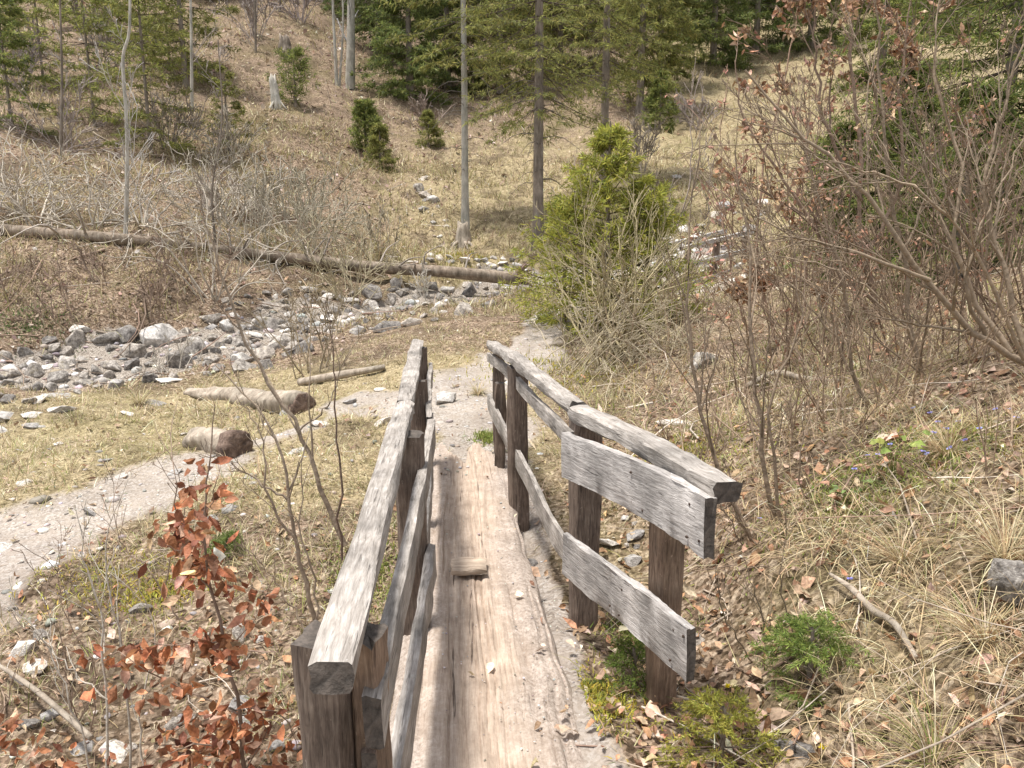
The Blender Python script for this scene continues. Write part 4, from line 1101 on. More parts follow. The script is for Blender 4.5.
# tall thin shrubs right of the railing
ot = opt((.235, .175, .12), (7, 3), nseg=(8, 6, 4), up=(.2, .3, .2), ang=(.42, .45), lr=(.28, .4), rmin=.0016)
sapling([([(800, 612, 3.6), (775, 520, 3.6), (760, 430, 3.6), (752, 330, 3.65), (748, 240, 3.7), (735, 150, 3.7)], 1), ([(795, 605, 3.6), (735, 510, 3.6), (705, 420, 3.6), (688, 330, 3.6), (690, 240, 3.6), (700, 120, 3.6)], .9),
         ([(790, 600, 3.6), (780, 500, 3.5), (770, 400, 3.5), (800, 320, 3.5), (790, 230, 3.5)], .7), ([(770, 560, 3.55), (740, 520, 3.5), (728, 470, 3.5)], .5), ([(798, 610, 3.6), (815, 540, 3.6), (800, 460, 3.6), (812, 380, 3.6)], .5), ([(790, 598, 3.6), (750, 560, 3.6), (742, 540, 3.6), (700, 470, 3.6)], .5)],
        .015, ot, 'tall thin grey-stemmed shrub rising right of the railing end', 'hazel_shrub', cat='shrub')
sapling([([(770, 690, 2.7), (762, 620, 2.7), (745, 560, 2.7)], 1), ([(772, 690, 2.7), (790, 640, 2.7), (780, 580, 2.7), (790, 520, 2.7)], .8), ([(775, 695, 2.7), (745, 650, 2.7), (720, 600, 2.7), (715, 545, 2.7)], .8)], .006, opt((.2, .15, .1), (5, 2), lr=(.35, .4), rmin=.0012), 'small dark forked sapling beside the green spruce seedling')
# hazel with curved trunks at the right edge
oh = opt((.25, .19, .13), (10, 4, 2), nseg=(9, 7, 5, 4), wob=(.05, .09, .11, .12), up=(.15, .2, .15, .1), ang=(.5, .5, .5), lr=(.34, .45, .45), rmin=.002)
sapling([([(1075, 395, 4.3), (1012, 356, 4.3), (960, 320, 4.25), (905, 250, 4.2), (860, 190, 4.2), (800, 130, 4.2), (745, 70, 4.2)], 1), ([(1010, 352, 4.3), (975, 300, 4.35), (955, 240, 4.35), (960, 160, 4.35), (935, 60, 4.35), (945, -20, 4.35)], .75),
         ([(1030, 370, 4.3), (1000, 260, 4.4), (985, 180, 4.4), (1010, 90, 4.4), (1030, 10, 4.4)], .75), ([(985, 335, 4.3), (965, 285, 4.2), (985, 220, 4.2), (1024, 140, 4.2)], .6), ([(930, 280, 4.2), (850, 250, 4.1), (790, 235, 4.1), (720, 190, 4.1)], .5), ([(1024, 360, 4.2), (985, 270, 4.1), (930, 200, 4.0), (880, 175, 4.0), (820, 160, 4.0)], .5)],
        .023, oh, 'hazel with thick slanting trunks rising from the right edge of the bank', 'hazel_tree', cat='tree')
sapling([([(905, 440, 4.9), (880, 425, 4.9), (860, 395, 4.9), (848, 340, 4.9), (842, 280, 4.9), (820, 200, 4.9), (790, 110, 4.9)], 1), ([(958, 425, 5.0), (935, 400, 5.0), (915, 345, 5.0), (905, 260, 5.0), (885, 170, 5.0), (880, 60, 5.0), (870, -30, 5.0)], 1.1),
         ([(862, 400, 4.9), (830, 330, 4.9), (780, 270, 4.9), (740, 200, 4.9)], .55), ([(912, 340, 5.0), (870, 290, 5.0), (800, 260, 5.0), (740, 255, 5.0)], .5), ([(900, 260, 5.0), (930, 180, 5.0), (925, 90, 5.0)], .5)],
        .019, oh, 'slender tree with two bowed grey trunks curving out of the bank', 'hazel_tree', cat='tree')
# beech with lingering brown leaves, upper right
obh = opt((.22, .155, .11), (10, 5, 3), nseg=(9, 7, 5, 4), wob=(.05, .09, .11, .12), up=(.15, .25, .15, .1), ang=(.5, .55, .5), lr=(.36, .45, .45), rmin=.0035)
sapling([([(895, 390, 7.6), (880, 320, 7.6), (862, 230, 7.6), (858, 130, 7.6), (850, 40, 7.6), (855, -40, 7.6)], 1), ([(880, 330, 7.6), (830, 250, 7.5), (790, 190, 7.5), (745, 120, 7.5), (735, 60, 7.5)], .7), ([(868, 260, 7.6), (900, 180, 7.6), (900, 80, 7.6), (915, -20, 7.6)], .7), ([(862, 200, 7.6), (825, 120, 7.6), (815, 30, 7.6), (820, -40, 7.6)], .6), ([(875, 300, 7.6), (815, 280, 7.5), (750, 290, 7.4)], .5)],
        .032, obh, 'young beech with lingering brown leaves in its upper twigs', 'beech_tree', leafcfg=(2600, .065, [(.34, .20, .11), (.44, .28, .17), (.28, .15, .08), (.52, .36, .24)], .5), cat='tree')
sapling([([(780, 385, 8.2), (770, 320, 8.2), (755, 250, 8.2), (765, 150, 8.2), (790, 60, 8.2), (800, -20, 8.2)], 1), ([(778, 380, 8.2), (740, 310, 8.2), (725, 220, 8.2), (720, 130, 8.2)], .8), ([(782, 380, 8.2), (805, 300, 8.2), (800, 200, 8.2), (830, 100, 8.2)], .8), ([(775, 350, 8.2), (830, 300, 8.2), (870, 230, 8.2)], .6)],
        .02, opt((.30, .20, .14), (6, 4, 2), nseg=(9, 7, 5, 4), ang=(.45, .5, .5), lr=(.36, .45, .4), rmin=.0035, up=(.15, .3, .2, .1)), 'reddish-brown leafless thicket stems in front of the pale meadow', 'shrub', cat='shrub', leafcfg=(420, .055, [(.42, .24, .17), (.36, .2, .14)], .5))
sapling([([(668, 330, 12, ), (672, 250, 12), (690, 170, 12), (694, 80, 12)], 1), ([(668, 330, 12), (655, 240, 12), (640, 160, 12)], .7), ([(668, 330, 12), (700, 250, 12), (712, 160, 12)], .7)], .02, opt((.3, .24, .2), (7, 4), ang=(.45, .5), lr=(.3, .4), rmin=.005), 'slim bare tree standing between young spruce and distant footbridge', 'bare_tree', cat='tree')
oz = opt((.20, .14, .095), (7, 4), nseg=(10, 6, 4), up=(.1, .2, .1), wob=(.08, .1, .12), ang=(.5, .5), lr=(.3, .4), rmin=.0018)
RUST = [(.40, .22, .14), (.32, .16, .10), (.48, .32, .22)]
fan_shrub((905, 415), 5.6, [(rng.uniform(735, 1000), rng.uniform(40, 300), rng.uniform(-.5, .6), rng.uniform(.6, 1.1)) for k in range(22)], .007, oz, 'rusty-leaved tangle of fine arching branches left of the slanting hazel', leafcfg=(420, .045, RUST, .5), spread=40, bow=.08)
fan_shrub((1000, 390), 4.9, [(rng.uniform(860, 1060), rng.uniform(0, 280), rng.uniform(-.4, .5), rng.uniform(.6, 1.1)) for k in range(17)], .007, oz, 'fine-branched bare bush before the big green spruce', spread=30, bow=.08)
fan_shrub((790, 400), 6.6, [(rng.uniform(690, 880), rng.uniform(90, 330), rng.uniform(-.6, .6), rng.uniform(.6, 1.1)) for k in range(16)], .008, oz, 'spreading thin-stemmed bush right of the big grey rock', leafcfg=(260, .045, RUST, .5), spread=36, bow=.1)
ow = opt((.36, .28, .2), (3, 2), nseg=(8, 5, 4), up=(-.1, -.1, 0), ang=(.4, .5), lr=(.3, .4), rmin=.0014)
fan_shrub((820, 425), 4.8, [(rng.uniform(740, 900), rng.uniform(370, 490), rng.uniform(-.6, .6), rng.uniform(.5, 1)) for k in range(30)], .0042, ow, 'sprawling tan dry stems lying over the brown bank', spread=36, bow=.12)
fan_shrub((930, 395), 5.2, [(rng.uniform(840, 1020), rng.uniform(320, 420), rng.uniform(-.6, .6), rng.uniform(.5, 1)) for k in range(22)], .004, ow, 'low sprawling dry stems between the bowed trunks', spread=40, bow=.15)
# right-side undergrowth
for px, py, hh, ns, lab in [(835, 420, .9, 14, 'thin leafless brush below the bowed grey trunks'), (900, 400, .8, 12, 'dark wiry brush between the two hazel trees'), (760, 440, .8, 12, 'brown wiry brush right of the flat pale rock'), (960, 330, 1.2, 14, 'leafless thicket under the spruce boughs'), (800, 330, 1.4, 16, 'dense reddish brush before the distant slope'), (1000, 470, .5, 8, 'small dry bush on the grassy bank by the blue flowers'), (870, 340, 1.1, 14, 'bare bushy scrub beneath the young beech'), (690, 480, .5, 8, 'fine dry twigs behind the nearest railing board'), (850, 290, 1.6, 16, 'brown tangle of twigs before the low dark spruce'), (900, 300, 1.5, 14, 'dark twiggy shrub left of the bowed trunk\'s fork'), (780, 360, 1.2, 16, 'bushy brown scrub behind the bent bleached branch'), (930, 370, .9, 12, 'tangle of twigs on the bank between the bowed trunks'), (820, 450, .5, 10, 'dry bracken-like twigs on the bank below the bowed trunk'), (1000, 300, 1.5, 12, 'brown twig thicket behind the slanting hazel trunks'), (670, 350, 1.1, 12, 'yellow-brown brush left of the big grey rock')]:
    p = G(px, py); shrub('shrub', p, max(5, int(ns * .8)), hh, .005 + .0005 * p[1], opt((.29, .21, .14), (4, 3), nseg=(7, 5, 4), up=(.1, .2, .1), ang=(.5, .6), lr=(.5, .5), rmin=.0005 + .00035 * p[1]), .7, label=lab, base_r=.35)
# left bank: brushwood and bare shrubs round the fallen trunk
DEAD = (.44, .385, .31)
for px, py, hh, ns, fan, c, lab in [
    (40, 222, 1.8, 18, 1.0, DEAD, 'grey dead brushwood heaped just behind the left end of the fallen trunk'), (95, 228, 1.8, 16, 1.0, DEAD, 'grey brushwood round the foot of the crooked birch'), (140, 225, 2.0, 20, 1.0, DEAD, 'pale tangled brushwood behind the fallen trunk'), (20, 215, 1.9, 22, 1.0, DEAD, 'dead branches piled above the fallen trunk at the left edge'),
    (185, 288, 1.2, 9, .7, BROWN, 'brown shrub under the middle of the fallen trunk'), (215, 300, 2.1, 10, .55, DEAD, 'bare shrub rising from the stone heap before the fallen trunk'), (262, 268, 2.3, 14, .6, (.33, .29, .22), 'large twiggy grey shrub in front of the fallen trunk'), (310, 255, 2.1, 22, .6, (.35, .31, .22), 'yellowish-grey bare shrub behind the fallen trunk'), (350, 300, 1.6, 18, .6, (.36, .31, .2), 'low yellowish bare shrub among the stones'), (225, 225, 1.9, 20, .7, DEAD, 'grey twiggy shrub above the middle of the fallen trunk'), (285, 215, 1.6, 18, .7, (.36, .32, .24), 'thin pale shrub on the slope above the fallen trunk'),
    (60, 320, .8, 9, 1.0, BROWN, 'reddish-brown briar tangle at the left foot of the bank'), (150, 310, .9, 9, .9, BROWN, 'dark briar tangle above the stone heap'), (110, 290, .9, 8, .8, BROWN, 'dark brown shrub below the crooked birch'), (5, 300, 1.0, 10, .9, BROWN, 'brown briar at the left edge below the brushwood'),
    (318, 372, 1.1, 14, .55, (.3, .24, .16), 'bushy bare shrub beside the large dark boulder'), (600, 290, 1.2, 12, .6, OLIVE, 'small bare shrub behind the young spruce'), (170, 375, .6, 8, .6, PALE, 'small pale dry shrub on the stone heap edge'), (430, 300, .8, 8, .6, PALE, 'tiny pale shrub below the fallen trunk root end'), (380, 255, 1.2, 12, .7, (.36, .31, .22), 'sparse bare shrub behind the right half of the fallen trunk'),
    (60, 150, 2.2, 18, .8, (.28, .23, .2), 'brown bare bush on the slope at the upper left'), (170, 150, 2.2, 18, .7, (.3, .25, .2), 'bare brown bush near the middle of the left slope'), (230, 165, 1.8, 14, .7, (.3, .26, .2), 'thin bare bush beside the mossy slope patch'), (20, 90, 2.6, 18, .7, (.27, .22, .2), 'dark bare bush at the top left slope'), (100, 70, 2.8, 18, .7, (.28, .24, .2), 'tall bare bush high on the left slope'), (255, 40, 3, 16, .6, (.3, .25, .22), 'greyish bare bush near the top of the leaf slope'), (300, 20, 3, 16, .7, (.26, .21, .19), 'dark thicket at the top of the leaf slope'), (575, 215, 1.6, 12, .7, (.28, .23, .19), 'dark little shrub at the foot of the brown spruce trunk'), (430, 130, 1.5, 12, .9, (.26, .2, .16), 'low brown shrub below the dark spruce'), (640, 170, 2, 12, .6, (.3, .25, .2), 'thin bare shrub on the slope behind the young spruce'), (700, 130, 2.2, 14, .7, (.28, .23, .2), 'bare shrub at the edge of the pale meadow'), (830, 210, 2.2, 14, .6, (.3, .23, .19), 'reddish bare shrub on the right slope below the pale meadow')]:
    p = G(px, py, 6); dead = c == DEAD
    shrub('shrub', p, ns, hh, (.016 if dead else .007) + .0004 * p[1], opt(c, (4, 2), nseg=(9, 6, 4), up=(-.6, -.3, -.1), wob=(.15, .18, .2), ang=(.7, .7), lr=(.5, .5), rmin=.00045 * p[1]) if dead else opt(c, (5, 3), nseg=(8, 6, 4), up=(.05, .1, .1), wob=(.1, .12, .14), ang=(.55, .6), lr=(.45, .5), rmin=.00042 * p[1]), fan, label=lab, base_r=.35)
# crooked birch and other thin stems on the left slope
def thin_tree(pts, r, o, label, name='bare_tree', mat=M_TWIG, split=True):
    pl = Plant(); L = smooth_line([P(*q) for q in pts], 24); g = Hs(L[0][0], L[0][1]); L[0][2] = min(L[0][2], g - .1)
    t = thing(name, (L[0][0], L[0][1], g), label, 'tree')
    tb = MB(); tube(tb, L, np.linspace(r, r * .4, 24), 9, o['col'][0]); tb.build('trunk', mat, t)
    branch_along(pl, L, [norm(v) for v in np.gradient(L, axis=0)], np.linalg.norm(L[-1] - L[0]), np.linspace(r, r * .4, 24) * .5, 0, o)
    pl.mb.build('branches', M_TWIG, t); return t
on_ = lambda c, n=8, lr=.2: opt(c, (n, 4, 2), nseg=(8, 6, 4, 3), ang=(.7, .6, .5), lr=(lr, .45, .45), rmin=.006, up=(.2, .3, .2, .1), fr=.15)
thin_tree([(122, 290, 16.2), (126, 225, 16.2), (127, 130, 16.2), (123, 60, 16.2), (130, 20, 16.2), (127, -120, 16.2)], .05, on_((.5, .46, .41)), 'pale crooked birch rising behind the fallen trunk', 'birch_tree', M_BARK_PALE)
thin_tree([(192, 105, 33), (191, 20, 33), (188, -120, 33)], .07, on_((.4, .33, .28)), 'thin pinkish bare tree on the mossy left slope', mat=M_BARK_PALE)
thin_tree([(256, 75, 42), (255, 0, 42), (253, -80, 42)], .07, on_((.36, .31, .27)), 'thin grey sapling tree left of the double-stemmed birch', mat=M_BARK)
thin_tree([(337, 90, 42), (334, 30, 42), (330, -60, 42)], .10, on_((.5, .44, .39)), 'pinkish-white birch stem close left of the grey beech', 'birch_tree', M_BARK_PALE)
thin_tree([(339, 92, 42.3), (343, 20, 42), (340, -60, 42)], .07, on_((.5, .44, .39)), 'second slimmer birch stem touching the pinkish one', 'birch_tree', M_BARK_PALE)
thin_tree([(350, 88, 43), (351, 0, 43), (350, -160, 43)], .27, on_((.42, .40, .38), 10), 'thick smooth grey beech trunk at the top of the leaf slope', 'beech_tree', M_BARK_PALE)
thin_tree([(280, 25, 52), (280, -60, 52)], .09, on_((.36, .31, .27)), 'thin bare tree at the very top above the dark old stump', mat=M_BARK)
thin_tree([(60, 170, 23), (62, 80, 23), (58, -60, 23)], .05, on_((.3, .25, .22)), 'slim dark bare tree at the upper left', mat=M_BARK)
thin_tree([(215, 240, 17), (212, 190, 17), (222, 120, 17), (218, 40, 17)], .03, on_((.32, .27, .23)), 'thin dark sapling behind the middle of the fallen trunk', mat=M_BARK)

# ------------------------------------------------------------------ conifers
def needles(mb, a, b_, n, ln, wd, cols, wts, droop=.25):
    """needle sprays along the twigs a[i] -> b_[i]"""
    m = len(a); i = np.repeat(np.arange(m), n); f = rng.random(m * n)[:, None]
    q = a[i] * (1 - f) + b_[i] * f; d = b_[i] - a[i]; d /= np.maximum(np.linalg.norm(d, axis=1, keepdims=True), 1e-6)
    k = len(i); dd = d * .7 + rng.normal(0, .55, (k, 3)) + np.array([0, 0, -droop * .5])
    dd /= np.linalg.norm(dd, axis=1, keepdims=True)
    s = np.cross(dd, rng.normal(0, 1, (k, 3))); s /= np.maximum(np.linalg.norm(s, axis=1, keepdims=True), 1e-6)
    L = (ln * rng.uniform(.6, 1.3, k))[:, None]; W = (wd * rng.uniform(.7, 1.3, k))[:, None]
    v = np.stack([q - s * W * .35, q + dd * L * .5 - s * W * .5, q + dd * L, q + dd * L * .5 + s * W * .5], 1).reshape(-1, 3)
    tone = np.repeat(rng.lognormal(0, .18, m), n)[:, None]
    c = np.clip(mixcol(k, cols, wts, .15) * tone, .004, .6)
    mb.add(v, np.arange(k)[:, None] * 4 + np.array([[0, 1, 2, 3]]), None, np.repeat(c, 4, 0))
def conifer(name, base, h, r0, label, cols, wts=None, crown0=.2, rad=1.6, whorl=.35, per=5, tw=7, nn=10, ln=.1, wd=.014, droop=.35, topr=.1, mat=None, lean=(0, 0), dead=0, group=None, gap=0.0, barkc=(.22, .17, .13), zmax=None, cat='tree', shape=.8):
    t = thing(name, tuple(base), label, cat, group); base = np.array(base, float)
    tb = MB(); n = 20; f = np.linspace(0, 1, n)
    L = base + np.stack([lean[0] * f + rng.normal(0, .012, n).cumsum() * .3, lean[1] * f, f * h - .15 * (f == 0)], 1)
    tube(tb, L, r0 * (1 - .9 * f) + .004 + r0 * .35 * np.exp(-f * h / .35), 10, barkc); tb.build('trunk', mat or M_BARK, t)
    mb = MB(); z = crown0 * h; A = []; B = []
    while z < h * .985:
        u = (z - crown0 * h) / (h * (1 - crown0)); R = rad * ((1 - u) ** shape) * (.55 + .45 * min(1, u * 6 + .3)) + topr
        for k in range(per):
            if rng.random() < gap: continue
            a = rng.uniform(0, 6.28); Rk = R * rng.uniform(.6, 1.15); c = np.array([np.interp(z, L[:, 2] - base[2], L[:, i]) for i in (0, 1)] + [base[2] + z])
            o_ = np.array([math.cos(a), math.sin(a), 0]); up = (.45 * u - droop * (1 - u))
            e = c + o_ * Rk + [0, 0, Rk * up]; m = c + o_ * Rk * .5 + [0, 0, Rk * (up * .5 - .06 + .1 * (1 - u))]; e[2] += Rk * .12
            ln_ = smooth_line([c, m, e], 7); tube(mb, ln_, np.linspace(.010 + .009 * Rk, .004, 7) * (.18 if cat == 'seedling' else .6), 3, np.asarray(barkc) * .8)
            for j in range(tw):
                g = rng.uniform(.2, 1); q = ln_[0] + 0; i = min(int(g * 6), 5); q = ln_[i] * (1 - (g * 6 - i)) + ln_[i + 1] * (g * 6 - i)
                sd = 1 if j % 2 else -1; w = np.array([-o_[1], o_[0], 0]) * sd; l2 = Rk * .45 * (1.15 - g) * rng.uniform(.7, 1.2) + .05
                d = norm(o_ * .7 + w * .75 + [0, 0, -.28 * (1 - u) + rng.normal(0, .12)]); A.append(q); B.append(q + d * l2)
            A.append(ln_[4]); B.append(ln_[6])
        z += whorl * rng.uniform(.6, 1.4) * (1 - .4 * u)
    for k in range(dead):
        zz = rng.uniform(.1, crown0 + .05) * h; a = rng.uniform(0, 6.28); c = np.array([np.interp(zz, L[:, 2] - base[2], L[:, i]) for i in (0, 1)] + [base[2] + zz]); l_ = rng.uniform(.3, 1.5)
        o_ = np.array([math.cos(a), math.sin(a), 0]); tube(mb, smooth_line([c, c + o_ * l_ * .5 + [0, 0, .02], c + o_ * l_ + [0, 0, -.3 * l_]], 6), np.linspace(.014, .005, 6), 3, (.26, .22, .19))
    needles(mb, np.array(A), np.array(B), int(nn * 1.5), ln, wd, cols, wts, droop)
    mb.build('crown', M_NEEDLE, t); return t
DARK = [(.10, .13, .045), (.15, .18, .06), (.20, .22, .07)]
MIDG = [(.15, .18, .05), (.21, .235, .065), (.28, .29, .08), (.10, .125, .04)]
OLIVG = [(.19, .195, .06), (.25, .25, .075), (.31, .30, .09), (.13, .135, .045)]
YELG = [(.29, .29, .055), (.38, .365, .07), (.23, .245, .055), (.15, .165, .045)]
def at(px, py, Y):
    p = P(px, py, Y); p[2] = Hs(p[0], p[1]); return p
# slope trees, named for what sets each apart
conifer('spruce_tree', at(465, 222, 24), 17, .115, 'slender pale straight trunk rising above the rotten stump', OLIVG, None, .3, 2.5, .4, 5, 8, 12, .17, .03, .5, mat=M_BARK_PALE, dead=26, gap=.1)
conifer('spruce_tree', at(538, 246, 21.5), 17, .155, 'brown-barked spruce with drooping lower boughs beside the young yellow-green spruce', OLIVG, None, .22, 2.9, .34, 5, 9, 12, .15, .022, .55, dead=40)
conifer('spruce_tree', at(603, 215, 27), 18, .15, 'brown spruce trunk standing right behind the young yellow-green spruce', OLIVG, None, .22, 3.0, .36, 5, 9, 12, .17, .025, .55, dead=30)
conifer('spruce_tree', at(640, 105, 42), 18, .2, 'olive spruce at the top between brown trunk and pale meadow', OLIVG, None, .1, 3.2, .5, 6, 9, 12, .28, .05, .5)
conifer('spruce_tree', at(660, 70, 47), 16, .2, 'bright olive spruce behind the meadow edge at top centre', [(.15, .16, .05), (.2, .2, .06)], None, .08, 2.8, .5, 6, 9, 11, .3, .05, .5)
conifer('spruce_tree', at(500, 80, 46), 17, .2, 'olive-green spruce behind the slender pale trunk', OLIVG, None, .05, 3.0, .5, 6, 9, 12, .3, .05, .5)
conifer('spruce_tree', at(560, 75, 50), 17, .2, 'greyish olive spruce between the two brown trunks', OLIVG, None, .05, 3.2, .5, 6, 9, 12, .3, .05, .5)
conifer('spruce_tree', at(410, 103, 43), 11, .2, 'dark dense spruce with boughs to the ground right of the grey beech', DARK + MIDG[:2], None, .02, 3.0, .38, 8, 10, 12, .24, .05, .3)
conifer('spruce_tree', at(448, 92, 47), 15, .2, 'blackish-green spruce behind the slender pale trunk', DARK, None, .02, 2.6, .45, 7, 9, 11, .28, .055, .35)
conifer('spruce_tree', at(380, 75, 50), 15, .2, 'dark green spruce directly behind the grey beech', DARK + MIDG[:1], None, .1, 2.6, .45, 7, 9, 10, .28, .055, .35)
conifer('spruce_tree', at(712, 82, 52), 13, .22, 'dark spruce at the upper edge of the pale meadow', DARK + MIDG[:2], None, .02, 3.2, .42, 8, 9, 11, .28, .055, .3)
conifer('spruce_tree', at(755, 62, 56), 15, .22, 'dark spruce behind the brown-leaved beech twigs', DARK + MIDG[:1], None, .02, 3.4, .45, 7, 9, 11, .3, .055, .3)
conifer('spruce_tree', at(680, 40, 60), 16, .22, 'grey-green spruce far up in the top centre', MIDG, None, .05, 3.4, .5, 7, 9, 11, .32, .055, .3)
conifer('spruce_tree', at(810, 50, 56), 15, .22, 'dim green spruce behind the middle of the young beech', DARK + MIDG, None, .02, 3.6, .5, 7, 9, 10, .32, .055, .3)
conifer('spruce_tree', at(880, 90, 44), 14, .2, 'mid-green spruce behind the right part of the young beech', MIDG, None, .02, 3.0, .45, 7, 9, 11, .26, .045, .35)
conifer('spruce_tree', at(150, 135, 27), 9, .06, 'airy light green spruce on the left slope behind the birch', OLIVG + [(.17, .19, .04)], None, .06, 2.1, .38, 5, 8, 11, .16, .028, .3, gap=.1)
conifer('spruce_tree', at(228, 140, 29), 3.0, .06, 'small sparse spruce on the mossy slope patch', OLIVG, None, .05, .9, .3, 4, 6, 9, .13, .025, .2, gap=.1)
conifer('spruce_tree', at(185, 75, 36), 11, .12, 'yellow-green airy spruce at the top left', OLIVG + [(.22, .22, .05)], None, .06, 2.5, .42, 5, 8, 10, .22, .04, .3, gap=.1)
conifer('spruce_tree', at(12, 125, 26), 6, .05, 'dark green young spruce at the left edge', MIDG, None, .03, 1.5, .35, 5, 7, 10, .16, .03, .3)
conifer('spruce_tree', at(-10, 60, 38), 12, .09, 'olive spruce at the very top left corner', OLIVG, None, .1, 2.2, .5, 5, 7, 9, .24, .04, .3)
conifer('spruce_tree', at(80, 40, 46), 13, .1, 'olive brown spruce near the top left corner', OLIVG, None, .15, 2.3, .5, 5, 7, 9, .28, .045, .3)
conifer('spruce_tree', at(240, 20, 58), 14, .15, 'faint olive spruce at the top above the leaf slope', OLIVG, None, .15, 2.4, .5, 5, 7, 8, .32, .05, .3)
conifer('juniper', at(296, 120, 36), 2.3, .06, 'bushy dark juniper beside the bleached broken stump', MIDG, None, .02, 1.0, .2, 6, 5, 5, .2, .03, -.5, cat='shrub', shape=.4)
conifer('juniper', at(366, 140, 33), 1.9, .05, 'round dark juniper on the slope below the grey beech', MIDG, None, .02, .7, .16, 6, 6, 9, .16, .028, -.4, cat='shrub', shape=.5)
conifer('spruce_tree', at(380, 158, 31), 1.8, .05, 'little yellowish spruce just below the round juniper', OLIVG, None, .02, .7, .18, 6, 6, 9, .15, .026, .1)
conifer('spruce_tree', at(428, 140, 36), 1.6, .05, 'tiny mossy green spruce left of the slender pale trunk', OLIVG, None, .02, .7, .2, 6, 6, 9, .16, .026, .1)
conifer('spruce_tree', at(660, 115, 38), 2.6, .05, 'small dark spruce at the edge of the pale meadow', MIDG, None, .02, 1.0, .22, 6, 6, 9, .18, .03, .1)
conifer('spruce_tree', at(606, 345, 11), 2.95, .055, 'sparse young yellow-green spruce behind the right railing', YELG, [4, 4, 2, 1], .02, 1.75, .13, 6, 8, 9, .10, .015, -.05, barkc=(.24, .19, .12), gap=.25, shape=1.0, topr=.03)
conifer('spruce_tree', at(563, 330, 11.6), 1.9, .04, 'low bushy yellow-green spruce at the left foot of the taller young spruce', YELG, [4, 4, 2, 1], .02, 1.1, .14, 5, 7, 9, .10, .015, -.05, barkc=(.24, .19, .12), gap=.15, topr=.03)
conifer('spruce_tree', at(645, 330, 11.2), 2.1, .04, 'shorter yellow-green spruce at the right side of the taller young spruce', YELG, [3, 4, 3, 2], .02, 1.1, .14, 5, 7, 9, .10, .015, -.05, barkc=(.24, .19, .12), gap=.15, topr=.03)
conifer('spruce_tree', at(992, 235, 10.5), 9, .085, 'big green spruce with hanging boughs behind the hazel at the right edge', MIDG + [(.16, .18, .04)], None, .03, 2.3, .16, 7, 10, 16, .085, .016, .45)
conifer('spruce_tree', at(1075, 215, 11), 9, .13, 'bright green spruce cut by the right edge', MIDG + [(.18, .2, .05)], None, .03, 2.2, .25, 6, 9, 14, .09, .018, .4)
conifer('spruce_tree', at(885, 300, 11.5), 2.6, .05, 'low dark spruce with drooping boughs under the young beech', MIDG, None, .03, 1.3, .15, 6, 8, 13, .09, .017, .35)
conifer('spruce_tree', at(950, 330, 8.5), 2.0, .05, 'small dark spruce in the thicket behind the bowed trunks', DARK + MIDG, None, .03, 1.2, .14, 6, 8, 13, .075, .014, .35)
conifer('spruce_tree', at(830, 320, 12), 2.2, .05, 'young green spruce behind the dense reddish brush', MIDG, None, .03, 1.0, .17, 6, 7, 12, .09, .017, .3)
for px, py, Y, h, cc in [(-40, 30, 56, 14, OLIVG), (35, 15, 60, 14, MIDG), (120, 20, 58, 14, OLIVG), (165, 5, 62, 15, OLIVG), (205, 25, 54, 12, OLIVG), (300, -20, 66, 15, MIDG), (330, -10, 62, 16, MIDG), (360, 30, 58, 16, DARK), (430, 40, 60, 17, DARK), (475, 35, 60, 17, MIDG), (520, 35, 58, 17, OLIVG), (545, 20, 62, 18, MIDG), (590, 30, 57, 17, OLIVG), (620, 20, 62, 18, OLIVG), (735, 20, 66, 17, DARK), (775, 10, 68, 17, MIDG), (850, 20, 64, 16, MIDG), (910, 20, 58, 16, MIDG), (960, 10, 60, 16, OLIVG)]:
    conifer('spruce_tree', at(px, py, Y), h, .2, 'one of the hindmost spruces in the far row crowning the slope', cc, None, .04, 3.2, .5, 6, 8, 9, .34, .06, .35, group='spruces of the far row')
for px, py, Y, h, lab in [(95, 125, 29, 8, 'airy green spruce left of the pale crooked birch stem'), (45, 95, 33, 9, 'soft green spruce on the upper left slope behind a slim dark tree'), (170, 70, 38, 10, 'light olive spruce just behind the pinkish thin tree'), (110, 60, 42, 11, 'feathery green spruce high above the left brushwood')]:
    conifer('spruce_tree', at(px, py, Y), h, .05, lab, OLIVG + [(.24, .27, .06)], None, .05, 2.0, .36, 5, 7, 9, .004 * Y + .05, .001 * Y, .35, gap=.15)
# seedlings close to the bridge
conifer('spruce_seedling', G(806, 690), .24, .006, 'bright green spruce seedling among leaf litter right of the railing', [(.20, .26, .06), (.27, .32, .085), (.13, .18, .045)], None, .1, .26, .05, 5, 6, 22, .022, .0035, .0, cat='seedling', topr=.02)
conifer('spruce_seedling', G(716, 768), .22, .005, 'yellowish spruce seedling at the foot of the nearest railing post', [(.32, .31, .06), (.40, .37, .08), (.24, .24, .05)], None, .1, .24, .05, 5, 6, 20, .02, .004, .1, cat='seedling', topr=.02)
conifer('spruce_seedling', G(636, 690), .18, .005, 'dark green spruce seedling between the two nearest right posts', [(.10, .14, .03), (.15, .19, .04)], None, .06, .18, .035, 5, 5, 13, .02, .004, .1, cat='seedling', topr=.02)
conifer('spruce_seedling', G(225, 560), .16, .004, 'tiny green spruce seedling under the copper leaves', [(.14, .19, .05), (.2, .24, .07)], None, .06, .12, .03, 5, 5, 12, .02, .004, .1, cat='seedling', topr=.02)

